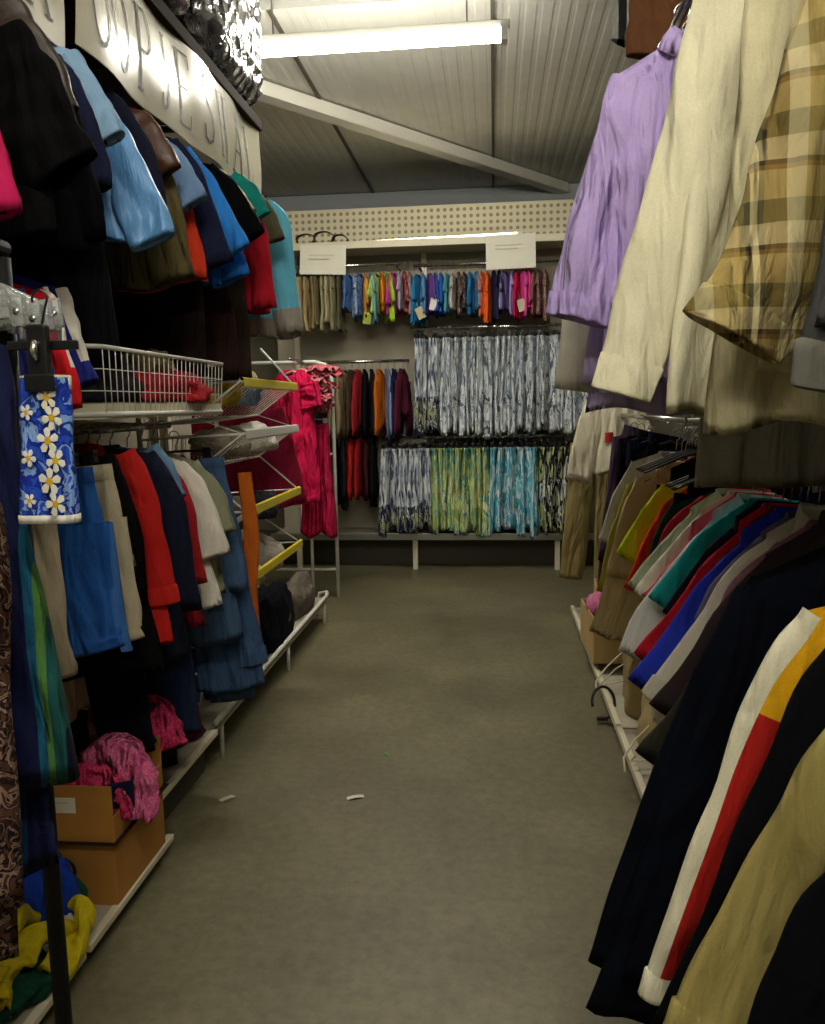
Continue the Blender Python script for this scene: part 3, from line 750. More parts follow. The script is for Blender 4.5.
up('shirt', 'dark grey shirt in front of the plaid one', 'shirt', 1.2, '3c3c3b', [(880, -60), (840, 150), (822, 270), (800, 384)], 'dark grey shirt', dx=.22, L=.72, cuff='6c6a62', sw=(.11, .085))

# ------------------------------------------------------------------ left rack, upper rail (near to far)
A = lambda y, dx=0, dz=0: (LUX + dx, y, LUZ + dz)
LL = -rad(4)
def lf(name, label, cat, y, c, edge, short, L=.6, dx=0, **k):
    q = dict(hemz=at(*edge[-1], y).z - .03, sl=.4, sa=14, lean=LL, t=.028, sw=(.085, .075)); q.update(k)
    return make_top(name, label, cat, A(y, dx), c, L=L, edge=edge, short=short, **q)
lf('jumper', 'magenta pink jumper at the near end of the upper left rail', 'jumper', 1.40, 'b81852', [(-25, 60), (-2, 130), (22, 212)], 'magenta jumper', collar='rib', L=.55)
lf('coat', 'bulky black coat, widest garment on the upper left rail', 'coat', 1.52, '060607', [(28, 30), (62, 90), (96, 160)], 'bulky black coat', hemz=at(96, 250, 1.52).z, B=.34, t=.04, collar='shirt', hi=True, sw=(.12, .09))
lf('jacket', 'dark brown leather jacket with tan edge under the first letter of the banner', 'jacket', 1.64, plain('brown_leather', '2a1c15', .5, bump=.2, bscale=30), [(22, 2), (52, 48), (82, 112)], 'brown leather jacket', L=.66, t=.03, trim='7c6654', hi=True, collar='shirt', sw=(.07, .05))
lf('jacket', 'black jacket behind the bulky black coat', 'jacket', 1.76, '08080b', [(62, 75), (84, 130), (106, 240)], 'black jacket behind the coat', hemz=at(106, 262, 1.76).z, B=.28)
lf('polo_shirt', 'navy polo shirt under the sky-blue sleeve', 'shirt', 1.86, '131834', [(60, 58), (88, 100), (112, 185)], 'navy polo shirt', B=.26)
lf('t_shirt', 'pale denim-blue T-shirt whose sleeve crosses the gap in the banner', 'T-shirt', 1.95, '86a8c8', [(78, 52), (102, 92), (125, 132)], 'pale denim-blue T-shirt', L=.5, t=.03, hi=True, sw=(.06, .055))
lf('blouse', 'shiny sky-blue blouse with a long sleeve hanging forward', 'blouse', 2.14, cloth('629ad2', rough=.45, spec=.5), [(112, 108), (140, 155), (175, 232)], 'shiny sky-blue blouse', L=.62, t=.034, sw=(.06, .065), hi=True)
lf('jacket', 'midnight blue jacket between two light blue garments', 'jacket', 2.28, '111328', [(108, 88), (135, 118), (160, 175), (172, 225)], 'midnight blue jacket', L=.66)
lf('leather_jacket', 'chestnut brown jacket with shiny short sleeve', 'jacket', 2.40, plain('chestnut_leather', '4a2a1c', .45, bump=.2, bscale=30), [(146, 112), (164, 135), (180, 168)], 'chestnut jacket', collar='shirt', sw=(.07, .055))
lf('jumper', 'olive brown jumper with a low hem beside the orange-red one', 'jumper', 2.47, '5a5030', [(160, 150), (176, 190), (194, 278)], 'olive jumper', L=.6)
lf('t_shirt', 'steel-blue T-shirt with small sleeve between the brown jacket and bright blue shirts', 'T-shirt', 2.53, '6e8cb4', [(168, 140), (190, 164), (208, 198)], 'steel-blue T-shirt', L=.4, sw=(.06, .05))
lf('jumper', 'orange-red jumper with only its edge showing', 'jumper', 2.60, 'c4361c', [(176, 165), (192, 205), (206, 278)], 'orange-red jumper', L=.6)
lf('shirt', 'dark navy shirt in front of the bright blue ones', 'shirt', 2.68, '151936', [(178, 140), (205, 180), (232, 262)], 'dark navy shirt beside bright blue', L=.66)
lf('t_shirt', 'bright azure T-shirt with long hanging sleeve', 'T-shirt', 2.80, '2c80d8', [(190, 148), (220, 190), (250, 246)], 'bright azure T-shirt', L=.6, hi=True, sw=(.06, .06))
lf('t_shirt', 'deeper blue T-shirt just behind the azure one', 'T-shirt', 2.90, '2068bc', [(206, 170), (230, 218), (250, 275)], 'deeper blue T-shirt', L=.64)
lf('jacket', 'black jacket between the blue T-shirt and the cream-striped top', 'jacket', 3.02, '08080a', [(214, 165), (242, 192), (265, 232)], 'black jacket by the cream stripe', L=.6, sw=(.07, .06))
lf('t_shirt', 'cream T-shirt of which a pale sleeve shows against teal', 'T-shirt', 3.10, 'd8d1ac', [(222, 170), (240, 188), (256, 210)], 'cream T-shirt against teal', L=.34, sw=(.04, .03))
lf('t_shirt', 'teal green T-shirt below the far end of the banner', 'T-shirt', 3.20, '12807a', [(236, 172), (256, 188), (269, 212)], 'teal T-shirt', L=.5, hi=True, sw=(.06, .055))
lf('jumper', 'crimson red long jumper next to the turquoise robe', 'jumper', 3.32, 'b01628', [(256, 205), (268, 240), (276, 308)], 'crimson jumper', L=.64, sw=(.06, .05))
lf('shirt', 'brown shirt between the crimson jumper and the turquoise robe', 'shirt', 3.42, '55503c', [(262, 195), (275, 212), (284, 238)], 'brown shirt', L=.5, sw=(.055, .05))
TQ = [cloth('68c0de'), cloth('9a968c')]
lf('robe', 'pale turquoise robe with grey border at the far end of the upper left rail', 'robe', 3.62, '68c0de', [(276, 205), (288, 220), (294, 265), (303, 332)], 'turquoise robe', L=.62, B=.24, t=.034, fold=.018, sleeve_mats=TQ, sleeve_mi=lambda a, s: 1 if s > .80 else 0, body_mats=TQ, body_mi=lambda a, v: 1 if v > .8 else 0, hi=True, dx=.06, sw=(.08, .065))
# darker garments hanging deeper on the same rail
for yy, c, lab in ((2.05, '15161c', 'charcoal jacket hanging deep behind the shiny sky-blue blouse'), (2.74, '1c1412', 'very dark brown coat hanging deep below the azure T-shirt'),
                   (3.07, '2a1512', 'dark maroon coat hanging deep below the black jacket'), (3.26, '2e2018', 'dark chocolate coat hanging deep below the teal T-shirt')):
    make_top('coat', lab, 'coat', A(yy, -.06, -.04), c, L=.72, B=.24, sl=.62, sa=6, short=lab.split(' hanging')[0])

# ------------------------------------------------------------------ left rack near bay (rail at 1.84)
B_ = lambda y, dx=0, dz=0: (-1.24 + dx, y, 1.84 + dz)
def nb(name, label, cat, y, c, edge, short, L=.5, dx=0, **k):
    q = dict(hemz=at(*edge[-1], y).z - .03, sl=.4, sa=10, lean=LL, t=.026, sw=(.08, .07)); q.update(k)
    return make_top(name, label, cat, B_(y, dx), c, L=L, edge=edge, short=short, **q)
nb('jacket', 'dark blue tracksuit jacket behind the clear hangers', 'jacket', 1.50, '16205e', [(22, 292), (40, 330), (62, 405)], 'dark blue tracksuit jacket')
RW = [cloth('c0161e'), cloth('d6d0c4')]
nb('jacket', 'bright red tracksuit jacket with white sleeve piping', 'jacket', 1.60, 'c0161e', [(46, 290), (62, 325), (79, 408)], 'red tracksuit jacket', sleeve_mats=RW, sleeve_mi=lambda a, s: 1 if .44 < a < .53 and s < .7 else 0, hi=True, sw=(.06, .05))
BW = [cloth('1a2470'), cloth('c8c4b8')]
nb('jacket', 'royal blue tracksuit jacket with wide white sleeve stripe', 'jacket', 1.72, '1a2470', [(66, 290), (80, 330), (98, 382)], 'royal blue tracksuit jacket', sleeve_mats=BW, sleeve_mi=lambda a, s: 1 if (.38 < a < .62) and s < .75 else 0, hi=True, sw=(.07, .055), L=.46)
# longer things below
make_bottom('trousers', 'beige cotton trousers beside the blue tracksuit trousers, under the red jacket', 'trousers', (-1.19, 1.68, 1.48), 'a89a80', L=.56, W=.17, lean=LL, short='beige trousers under the red jacket')
make_bottom('trousers', 'bright blue tracksuit trousers with pale side stripe', 'trousers', (-1.19, 1.93, LLZ), cloth('2258a4', rough=.6), L=.48, W=.17, lean=-rad(4), legw=(.11, .10), stripe='3c6cb0', short='blue tracksuit trousers')
make_bottom('trousers', 'pale stone trousers showing one edge by the blue tracksuit trousers', 'trousers', (-1.17, 1.99, LLZ), 'b4a88e', L=.48, W=.17, lean=-rad(5), short='pale stone trousers')
nb('jacket', 'black jacket with white marks on its sleeve, below the beige trousers', 'jacket', 1.48, '0d0e10', [(28, 545), (55, 590), (84, 655)], 'black jacket with white marks', L=.45, t=.03, patch=(.3, .2, .7, .8, 'b8b6aa'), hanger=None) if False else None
make_bottom('trousers', 'black trousers with long legs behind the striped robe', 'trousers', (-1.14, 1.47, 1.5), '0d0e10', L=.80, W=.17, lean=rad(-2), short='black trousers behind the striped robe')

# ------------------------------------------------------------------ left rack, lower rail
D = lambda y, dx=0, dz=0: (LLX + dx, y, LLZ + dz)
def ll(name, label, cat, y, c, edge, short, L=.55, dx=0.03, **k):
    q = dict(sl=.4, sa=12, lean=LL, t=.028, sw=(.08, .07)); q.update(k)
    return make_top(name, label, cat, D(y, dx), c, L=L, edge=edge, short=short, **q)
ll('jacket', 'black jacket just before the red hoodie', 'jacket', 2.06, '0a090a', [(112, 455), (132, 500), (148, 600)], 'black jacket before the hoodie', L=.62)
ll('hoodie', 'red hooded sweatshirt on an orange hanger', 'hoodie', 2.14, 'b41c18', [(134, 450), (152, 485), (164, 540), (176, 600)], 'red hoodie', L=.56, t=.034, collar='hood', cuff='b41c18', hanger='orange', hi=True, sw=(.075, .06))
ll('jacket', 'midnight navy jacket between the red hoodie and the dark red top', 'jacket', 2.27, '0f1328', [(155, 452), (178, 490), (192, 545), (200, 610)], 'midnight navy jacket', L=.66, patch=(-.4, .12, .5, .56, 'a09878'))
ll('t_shirt', 'blue-grey T-shirt with one sleeve tip showing on navy', 'T-shirt', 2.34, '5a7896', [(158, 445), (174, 466), (186, 496)], 'blue-grey T-shirt', L=.34, sw=(.06, .05))
ll('long_sleeve_shirt', 'dark red long-sleeved shirt beside the white T-shirt', 'shirt', 2.42, '981820', [(172, 465), (192, 505), (207, 582)], 'dark red shirt', L=.56)
ll('t_shirt', 'white T-shirt on the lower left rail', 'T-shirt', 2.54, 'd4cec0', [(184, 462), (208, 492), (230, 552)], 'white T-shirt on the left', L=.54, t=.032, hi=True, sw=(.065, .06))
ll('shirt', 'olive grey shirt next to the white T-shirt', 'shirt', 2.64, '828268', [(198, 462), (222, 490), (236, 530)], 'olive grey shirt', L=.5)
ll('denim_shirt', 'faded denim shirt behind the olive grey one', 'shirt', 2.73, '3e5876', [(212, 475), (232, 515), (246, 590)], 'denim shirt', L=.66)
ll('denim_coat', 'long blue denim coat at the far end of the lower left rail', 'coat', 2.83, '364e70', [(220, 480), (238, 530), (252, 600), (265, 660)], 'denim coat', L=.86, B=.27, t=.034, collar='shirt', cuff='364e70', closure='placket', hi=True, lean=-rad(6))
make_bottom('jeans', 'worn blue jeans hanging lowest beside the denim coat', 'jeans', D(2.92, .04, -.04), '3f587a', L=.94, W=.18, legw=(.11, .09), t=.03, lean=LL, short='blue jeans', pocket=True)
make_bottom('jeans', 'dark indigo jeans under the navy jacket', 'jeans', D(2.48, .0, -.1), '1a2744', L=.84, W=.18, t=.028, lean=LL, short='dark indigo jeans')
make_bottom('trousers', 'black trousers with low legs under the red hoodie', 'trousers', D(2.2, -.02, -.16), '0e0e12', L=.72, W=.18, short='black trousers under the hoodie', lean=LL)
make_dress('skirt', 'wide beige skirt low on the rack below the dark trousers', 'skirt', (-1.20, 2.34, 1.0), 'a8967a', S=.24, L=.36, B=.30, rz=rad(80), fold=.012, short='wide beige skirt', hi=True)

# ------------------------------------------------------------------ black rail in the near left corner
def near_rail():
    t = thing('clothes_rail', 'black metal clothes rail post in the near left corner', 'clothes rail', (-.80, 1.0, 0))
    MB().tube([(0, .275, .03), (0, .275, 1.70)], .015, 12).build('post', BLACKM, t)
    MB().tube([(0, -.45, .03), (0, -.45, 1.70)], .015, 12).build('post', BLACKM, t)
    MB().tube([(0, -.5, 1.715), (0, .285, 1.715)], .014, 12).build('rail_tube', BLACKM, t)
    for y in (.275, -.45):
        MB().tube([(-.22, y, .02), (.02, y, .02)], .016, 10).build('foot', BLACKM, t)
near_rail()
NR = lambda y, dx=0, dz=0: (-.80 + dx, y, 1.715 + dz)
ST = bands('robe_stripe', 'X', [(0, '161c44'), (.34, '1c5a7a'), (.44, '4c7a3c'), (.52, '164c4a'), (.66, '10142e'), (.86, '1a3a5e')], .13)
make_top('robe', 'long striped robe in navy, teal and green by the black post', 'robe', NR(1.16, -.10, .0), ST, L=.9, B=.14, S=.13, sl=.58, sa=4, t=.03, fold=.02, short='striped robe', hi=True, hanger='clear', edge=[(4, 345), (14, 450), (38, 590), (76, 782)], sw=(.05, .05))
make_top('blouse', 'brown and black patterned blouse cut by the picture edge', 'blouse', NR(1.06, -.14, -.1), printed('brown_pattern', ['1c0f0e', '3a2018', '7c6454', '160c10', '4c3024'], 30, 1.0), L=.9, B=.14, S=.13, sl=.6, sa=3, t=.03, fold=.018, short='patterned blouse', hi=True, hanger='clear', edge=[(-40, 420), (2, 520), (8, 680), (24, 900)], sw=(.05, .05))

_q = at(45, 371, 1.13); SHL = (_q.x, _q.y, _q.z + .065)
def flower_shorts():
    t = thing('swim_shorts', 'blue swim shorts with white frangipani flowers, clipped on a black hanger', 'shorts', SHL, (0, 0, rad(6)))
    t.scale = (.68, .7, .83)
    w = .052
    mb = MB(); rows = []
    for j in range(15):
        v = j / 14; z = -.09 - .255 * v
        ww = w + .010 * v + .002 * math.sin(9 * v)
        r = []
        for k in range(24):
            a = 2 * PI * k / 24; c, s = math.cos(a), math.sin(a)
            r.append((ww * c - .012 * v, (.02 + .008 * v) * (abs(s) ** .6) * (1 if s > 0 else -1) + .004 * math.sin(3 * c + 2), z))
        rows.append(r)
    rows.append([(x * .9, y * .8, z + .03) for x, y, z in rows[-1]])
    mb.grid(rows, True); leg = mb.build('folded_leg', printed('hawaii_blue', ['2448b8', '2a50c0', '16309a', '7fa0d8', '2448b8'], 17, 1.0), t)
    wb = MB(); wb.grid([[(w * f * math.cos(2 * PI * k / 24), (.021 * f) * math.sin(2 * PI * k / 24), z) for k in range(24)] for f, z in ((1, -.112), (1.06, -.11), (1.06, -.088), (1, -.086))], True)
    wb.build('waistband', cloth('c9c2a4'), t)
    hr = rows[-2]; hm = MB(); hm.grid([[(-.012 + (x + .012) * f, y * f, z + dz) for x, y, z in hr] for f, dz in ((1, .012), (1.05, .012), (1.05, -.003), (.9, -.003))], True)
    hm.build('hem_band', cloth('d5d2c6'), t)
    # flowers printed down the front: five petals round a yellow eye
    pet, eye = cloth('dedbd0', crease=.1), cloth('d0a41c', crease=.1)
    for (fx, fz, sc) in ((.012, -.125, .021), (.02, -.160, .022), (.008, -.20, .023), (.022, -.235, .021), (.006, -.272, .024), (.016, -.312, .022), (-.034, -.15, .014), (-.036, -.23, .016), (-.04, -.305, .013)):
        fm = MB()
        yy = -.0265 - .006 * ((-fz - .09) / .255)
        for q in range(5):
            a0 = 2 * PI * q / 5 + fx * 40
            ctr = (fx, yy - .0015, fz)
            b = len(fm.v); fm.v.append(ctr)
            for da, rr in ((-.5, .55), (-.36, .9), (0, 1.05), (.36, .9), (.5, .55)):
                fm.v.append((fx + math.cos(a0 + da) * rr * sc, yy, fz + math.sin(a0 + da) * rr * sc))
            for i in range(1, 5): fm.f.append((b, b + i, b + i + 1)); fm.m.append(0)
        b = len(fm.v)
        fm.v += [(fx + math.cos(2 * PI * i / 10) * sc * .3, yy - .002, fz + math.sin(2 * PI * i / 10) * sc * .3) for i in range(10)]
        fm.f.append(tuple(range(b, b + 10))); fm.m.append(1)
        fm.build('flower_print', [pet, eye], leg, smooth=False)
    h = thing('clip_hanger', 'black clip hanger with a chrome clasp above the blue flower shorts', 'hanger', SHL, (0, 0, rad(6)))
    h.scale = (.68, .7, .83)
    MB().tube([(.016 * math.cos(a), 0, .045 + .016 * math.sin(a)) for a in [rad(200 - i * 22) for i in range(10)]] + [(.006, 0, .02), (0, 0, .0), (0, 0, -.03)], .0025, 6).build('hook', BLACKP, h)
    bevel(MB().box(-.075, .075, -.006, .006, -.042, -.026).build('crossbar', BLACKP, h, smooth=False), .002)
    bevel(MB().box(-.02, .022, -.034, -.010, -.105, -.0).build('clip', BLACKP, h, smooth=False), .004)
    bevel(MB().box(-.03, .034, -.037, -.03, -.115, -.085).build('clip_jaw', BLACKP, h, smooth=False), .003)
    MB().tube([(0, -.038, -.03), (0, -.044, -.045), (0, -.038, -.06)], .008, 8).build('clasp', CHROME, h)
flower_shorts()

# bunch of empty clear hangers
for k in range(8):
    h = thing('clear_hanger', 'empty clear plastic hanger in the bunch above the flower shorts', 'hanger', NR(1.145 + .017 * k, -.06 + .012 * (k % 3), -.0), (0, rad(-4 + 3 * (k % 4)), rad(-10 + 6 * (k % 5))), 'clear hangers bunched on the black rail')
    MB().tube([(.019 * math.cos(a), 0, .019 * math.sin(a)) for a in [rad(200 - i * 22) for i in range(10)]] + [(.012, 0, -.022), (0, 0, -.05)], .0022, 6).build('hook', CHROME, h)
    w = .145
    MB().tube([(-w, 0, -.105 - .01 * (k % 3)), (-w * .5, 0, -.075), (0, 0, -.052), (w * .5, 0, -.075), (w, 0, -.105 - .01 * (k % 3))], [.006, .007, .008, .007, .006], 10).build('shoulder_bar', CLEARP, h)
    for sx in (-1, 1):
        for q in (1, .55):
            x = sx * w * q; z0 = -.12 + .022 * (1 - q)
            bevel(MB().box(x - .011, x + .011, -.007, .007, z0 - .022, z0 + .024).build('clip', CLEARP, h, smooth=False), .003)
            MB().tube([(x, -.008, z0), (x, .008, z0)], .005, 8).build('clip_spring', CHROME, h)

# ------------------------------------------------------------------ banner KOOPJES
def strokes(ch):
    """serif capitals as centre lines with widths, in a 1 x 1 box: (points, width)"""
    T, K = .05, .12
    oval = [(.5 + .42 * math.cos(2 * PI * i / 24), .5 + .5 * math.sin(2 * PI * i / 24)) for i in range(25)]
    ser = lambda x, y: ([(x - .14, y), (x + .14, y)], T)
    return {
        'K': [([(.22, 0), (.22, 1)], K), ([(.22, .42), (.82, 1)], T), ([(.4, .58), (.88, 0)], K), ser(.22, 0), ser(.22, 1), ser(.82, 1), ser(.88, 0)],
        'O': [(oval, .085)],
        'P': [([(.25, 0), (.25, 1)], K), ([(.25, 1), (.6, 1), (.8, .9), (.84, .75), (.8, .58), (.6, .48), (.25, .48)], .07), ser(.25, 0), ([(.1, 1), (.3, 1)], T)],
        'J': [([(.6, 1), (.6, .25), (.52, .06), (.35, 0), (.22, .06), (.2, .18)], .09), ser(.6, 1)],
        'E': [([(.25, 0), (.25, 1)], K), ([(.1, 0), (.82, 0), (.86, .2)], T), ([(.1, 1), (.8, 1), (.82, .82)], T), ([(.25, .52), (.66, .52)], T)],
        'S': [([(.8, .78), (.76, .94), (.5, 1), (.28, .92), (.22, .75), (.34, .6), (.66, .44), (.8, .26), (.72, .07), (.5, 0), (.26, .06), (.2, .24)], .085)],
        'H': [([(.2, 0), (.2, 1)], K), ([(.8, 0), (.8, 1)], K), ([(.2, .5), (.8, .5)], T), ser(.2, 0), ser(.2, 1), ser(.8, 0), ser(.8, 1)],
        'A': [([(.12, 0), (.5, 1)], T), ([(.5, 1), (.88, 0)], K), ([(.24, .34), (.74, .34)], T), ser(.12, 0), ser(.88, 0)],
        'L': [([(.28, 0), (.28, 1)], K), ([(.12, 0), (.84, 0), (.88, .24)], T), ser(.28, 1)],
    }[ch]

def banner(y0, y1, z0, z1, text, ys, label, cat='banner', wav=.012, lw=.125, lh=.235, sag=.0):
    t = thing('banner', label, cat, (-1.035, (y0 + y1) / 2, z0))
    bm_ = plain('gloss_banner', 'd9d3bb', .26, var=.02, bump=.10, bscale=5, coat=.5)
    W = y1 - y0
    fx = lambda y, z: wav * math.sin(y * 6.5 + .8) + wav * .5 * math.sin(y * 15 + z * 7) + .006 * math.sin(z * 14)
    rows = []
    n = 60
    mb = MB()
    for side in (0, 1):
        rows = [[(fx(y0 + W * i / n, zz) - .004 * side, W * (i / n - .5), zz + sag * math.sin(PI * i / n)) for i in range(n + 1)] for zz in [(z1 - z0) * k / 10 for k in range(11)]]
        mb.grid(rows if not side else [r[::-1] for r in rows])
    mb.build('sheet', bm_, t)
    ink = plain('banner_ink', '35302a', .55)
    for ch, yc in zip(text, ys):
        lm = MB()
        for pts, wd in strokes(ch):
            P = []
            for (a, b), (c, d) in zip(pts[:-1], pts[1:]):
                for q in range(4): P.append((a + (c - a) * q / 4, b + (d - b) * q / 4))
            P.append(pts[-1]); L_, R_ = [], []
            for i, (a, b) in enumerate(P):
                p0, p1 = P[max(0, i - 1)], P[min(len(P) - 1, i + 1)]
                dx, dz = (p1[0] - p0[0]) * lw, (p1[1] - p0[1]) * lh; l = math.hypot(dx, dz) or 1
                nx, nz = -dz / l * wd * .5 * lw, dx / l * wd * .5 * lw
                for arr, s in ((L_, 1), (R_, -1)):
                    y = yc + (a - .5) * lw + s * nx; z = .045 + b * lh + s * nz
                    arr.append((fx(y, z) + .0022, y - (y0 + y1) / 2, z + sag * math.sin(PI * (y - y0) / W)))
            lm.grid([L_, R_])
        lm.build('letter', ink, t, smooth=False)
    return t
banner(2.03, 3.68, 2.355, 2.675, 'OOPJESHAL', (2.15, 2.31, 2.47, 2.62, 2.77, 2.95, 3.14, 3.33, 3.52), 'long cream banner lettered OOPJESHAL above the upper left rail')
banner(1.70, 1.98, 2.315, 2.64, 'K', (1.86,), 'separate cream sign with the letter K before the long banner', 'sign', .004)
t = thing('banner_rail', 'dark brown rail holding the banner along the top of the left rack', 'rail', (-1.05, 2.7, 2.69))
bevel(MB().box(-.02, .02, -1.05, 1.0, -.012, .035).build('rail_bar', plain('dark_wood', '2a1f14', .8, spec=.1), t, smooth=False), .004)
for y in (-1.0, .3, .98): bevel(MB().box(-.6, -.02, y - .012, y + .012, -.0, .025).build('bracket', BLACKM, t, smooth=False), .003)
# shelf board above, carrying a bundle wrapped in shiny foil-like plastic
t = thing('shelf_board', 'board on top of the left rack under the shiny wrapped bundles', 'shelf', (-1.36, 2.7, 2.735))
bevel(MB().box(-.3, .31, -1.05, 1.0, -.008, .012).build('board', plain('dark_wood', '2a1f14', .8, spec=.1), t, smooth=False), .003)
def foil():
    m, nt, p = newmat('crinkled_foil_wrap'); N, L = nt.nodes, nt.links
    tc = N.new('ShaderNodeTexCoord')
    nz = N.new('ShaderNodeTexVoronoi'); nz.inputs['Scale'].default_value = 17
    n2 = N.new('ShaderNodeTexNoise'); n2.inputs['Scale'].default_value = 7; n2.inputs['Detail'].default_value = 5; n2.inputs['Distortion'].default_value = 1.2
    for q in (nz, n2): L.new(tc.outputs['Object'], q.inputs['Vector'])
    rp = N.new('ShaderNodeValToRGB'); e = rp.color_ramp.elements
    e[0].position = .35; e[0].color = lin('2c2a2e'); e[1].position = .65; e[1].color = lin('b4b2b4')
    L.new(n2.outputs['Fac'], rp.inputs['Fac']); L.new(rp.outputs['Color'], p.inputs['Base Color'])
    p.inputs['Metallic'].default_value = .75; p.inputs['Roughness'].default_value = .16
    b = N.new('ShaderNodeBump'); b.inputs['Strength'].default_value = .8; b.inputs['Distance'].default_value = .03
    ad = N.new('ShaderNodeMath'); L.new(nz.outputs['Distance'], ad.inputs[0]); L.new(n2.outputs['Fac'], ad.inputs[1])
    L.new(ad.outputs[0], b.inputs['Height']); L.new(b.outputs['Normal'], p.inputs['Normal'])
    return m
FOIL = foil()
def bundle(y0, y1, z0, z1, x0, x1, label, seed):
    mb = MB(); n, k = 34, 44; rows = []
    for j in range(n + 1):
        v = j / n; r = []
        ph = PI * (v - .5)
        for i in range(k):
            a = 2 * PI * i / k
            sg = lambda q, e: (abs(q) ** e) * (1 if q > 0 else -1)
            x = sg(math.cos(a), .35) * sg(math.cos(ph), .3); y = sg(math.sin(a), .35) * sg(math.cos(ph), .3); z = sg(math.sin(ph), .45)
            d = noise.noise(Vector((x * 2.4 + seed, y * 4, z * 4))) * .10 + noise.noise(Vector((x * 7, y * 11 + seed, z * 8))) * .06
            r.append(((x0 + x1) / 2 + x * (x1 - x0) / 2 * (1 + d), (y0 + y1) / 2 + y * (y1 - y0) / 2 * (1 + d * .5), z0 + max(0, (z + 1) / 2 * (z1 - z0) * (1 + d * .5))))
        rows.append(r)
    mb.grid(rows, True)
    c = ((x0 + x1) / 2, (y0 + y1) / 2, z0)
    mb.v = [tuple(q - w for q, w in zip(p_, c)) for p_ in mb.v]
    o = mb.build('wrapped_bundle', FOIL); o.location = c
    tag(o, label, 'bundle')
bundle(2.98, 3.74, 2.75, 3.3, -1.58, -1.0, 'silvery plastic-wrapped bundle at the far end of the top board', 3)
bundle(2.2, 2.95, 2.75, 3.3, -1.6, -1.01, 'silvery plastic-wrapped bundle at the near end of the top board', 9)

# ------------------------------------------------------------------ back rack garments
def edge_row(): pass
row1 = [(-1.66, 'b8a67c', 'tan'), (-1.61, 'a8946a', 'camel'), (-1.57, '8c7a54', 'khaki brown'), (-1.52, '6e6648', 'olive'), (-1.47, 'a09872', 'straw'), (-1.42, 'b0a684', 'oatmeal'), (-1.37, '8c8768', 'moss'), (-1.32, '5c5640', 'dark olive')]
for x, c, nm in row1:
    make_bottom('trousers', 'small %s trousers on the left half of the top back rail' % nm, 'trousers', (x, 7.02, 2.65), c, rz=PI / 2 + rad(RN.uniform(-14, 14)), L=.42 + RN.uniform(-.06, .05), W=.1, legw=(.06, .05), t=.016, hip=.12, gap=.052, lo=True,
                group='small trousers on the top back rail', hanger='black', hanger_group='hangers on the top back rail', hanger_label='small hanger on the top rail of the back rack')
row1b = [(-1.24, '4c6c9c', 'denim-blue'), (-1.19, '7c9cc0', 'pale blue'), (-1.14, '3e5e94', 'medium blue'), (-1.09, 'c88a3c', 'amber'), (-1.045, '6fa0b8', 'misty blue'), (-1.0, '98b45c', 'soft green'), (-.95, 'd87a1e', 'tangerine'),
         (-.90, '9cc42c', 'lime'), (-.85, 'b43a8c', 'magenta'), (-.80, 'a8a0b4', 'silver lilac'), (-.755, '7c1c24', 'dark red'), (-.71, '8c7a80', 'ash rose'),
         (-.64, '2a78a4', 'teal blue'), (-.59, '5c8cbc', 'cornflower'), (-.54, '6a4490', 'purple'), (-.49, '2c50a4', 'cobalt'), (-.44, '2a58b0', 'ultramarine'), (-.39, '4c94a4', 'sea green'), (-.34, 'b4b0a8', 'light grey'),
         (-.29, '4a3028', 'dark brown'), (-.24, '3c2c28', 'coffee'), (-.19, '2c74a8', 'ocean blue'), (-.14, '3a6c94', 'steel blue'), (-.09, 'e0581a', 'vivid orange'), (-.045, 'e4641c', 'flame orange'), (.005, '1c1e3c', 'navy'), (.05, '2c2c40', 'ink blue'),
         (.10, '8c7cb8', 'lavender'), (.15, 'a08cc4', 'pale violet'), (.20, 'c01c4c', 'crimson'), (.245, 'd84c9c', 'candy pink'), (.29, 'd03c84', 'hot pink'), (.34, '8c5c54', 'rose brown'), (.39, '7a4c48', 'brick brown'), (.44, '94685c', 'dusty rose')]
for i, (x, c, nm) in enumerate(row1b):
    pr = RN.random() < .35
    cm = printed('kidprint_%d' % i, [c, c, '%02x%02x%02x' % tuple(min(255, int(int(c[q:q + 2], 16) * .55 + 90)) for q in (0, 2, 4))], 26, 1.0) if pr else c
    make_top('child_top', 'small %s child\'s top on the top back rail' % nm, 'top', (x, 7.02, 2.65 if x < -.68 else 2.63), cm, rz=PI / 2 + rad(RN.uniform(-20, 20)), S=.12, neck=.045, L=.36 + RN.uniform(-.05, .07), B=.15 + RN.uniform(0, .03), sl=RN.choice((.07, .11, .16, .22)), sa=RN.uniform(12, 36), sw=(.06, .05), t=.019, fold=.009, lo=True,
             group='small tops on the top back rail', hanger='black', hanger_group='hangers on the top back rail', hanger_label='small hanger on the top rail of the back rack')
# second row, left: coats and tops
row2 = [(-1.52, '16161a', 'black', .6), (-1.46, '8c7e5c', 'tan', .58), (-1.38, '9c8c68', 'sand', .55), (-1.31, '7c6c4c', 'khaki', .6), (-1.25, '4a3a2a', 'brown', .6), (-1.19, 'a4242c', 'red', .5), (-1.13, '141418', 'jet black', .6), (-1.07, '1c1a1e', 'charcoal', .6), (-1.0, 'd06a18', 'orange', .52), (-.93, '8094b8', 'pale blue', .6), (-.87, '1c2450', 'dark blue', .62), (-.80, '5c1c34', 'maroon', .4)]
for x, c, nm, L_ in row2:
    make_top('jacket', '%s jacket on the back rack, left of the white print dresses' % nm, 'jacket', (x, 7.1, 1.84), c, rz=PI / 2 + rad(RN.uniform(-12, 12)), S=.17, L=L_, B=.2, sl=.46, sa=10, t=.024, lo=True, group='jackets on the middle left back rail',
             hanger='black', hanger_group='hangers on the middle left back rail', hanger_label='black hanger on the rail left of the white print dresses')
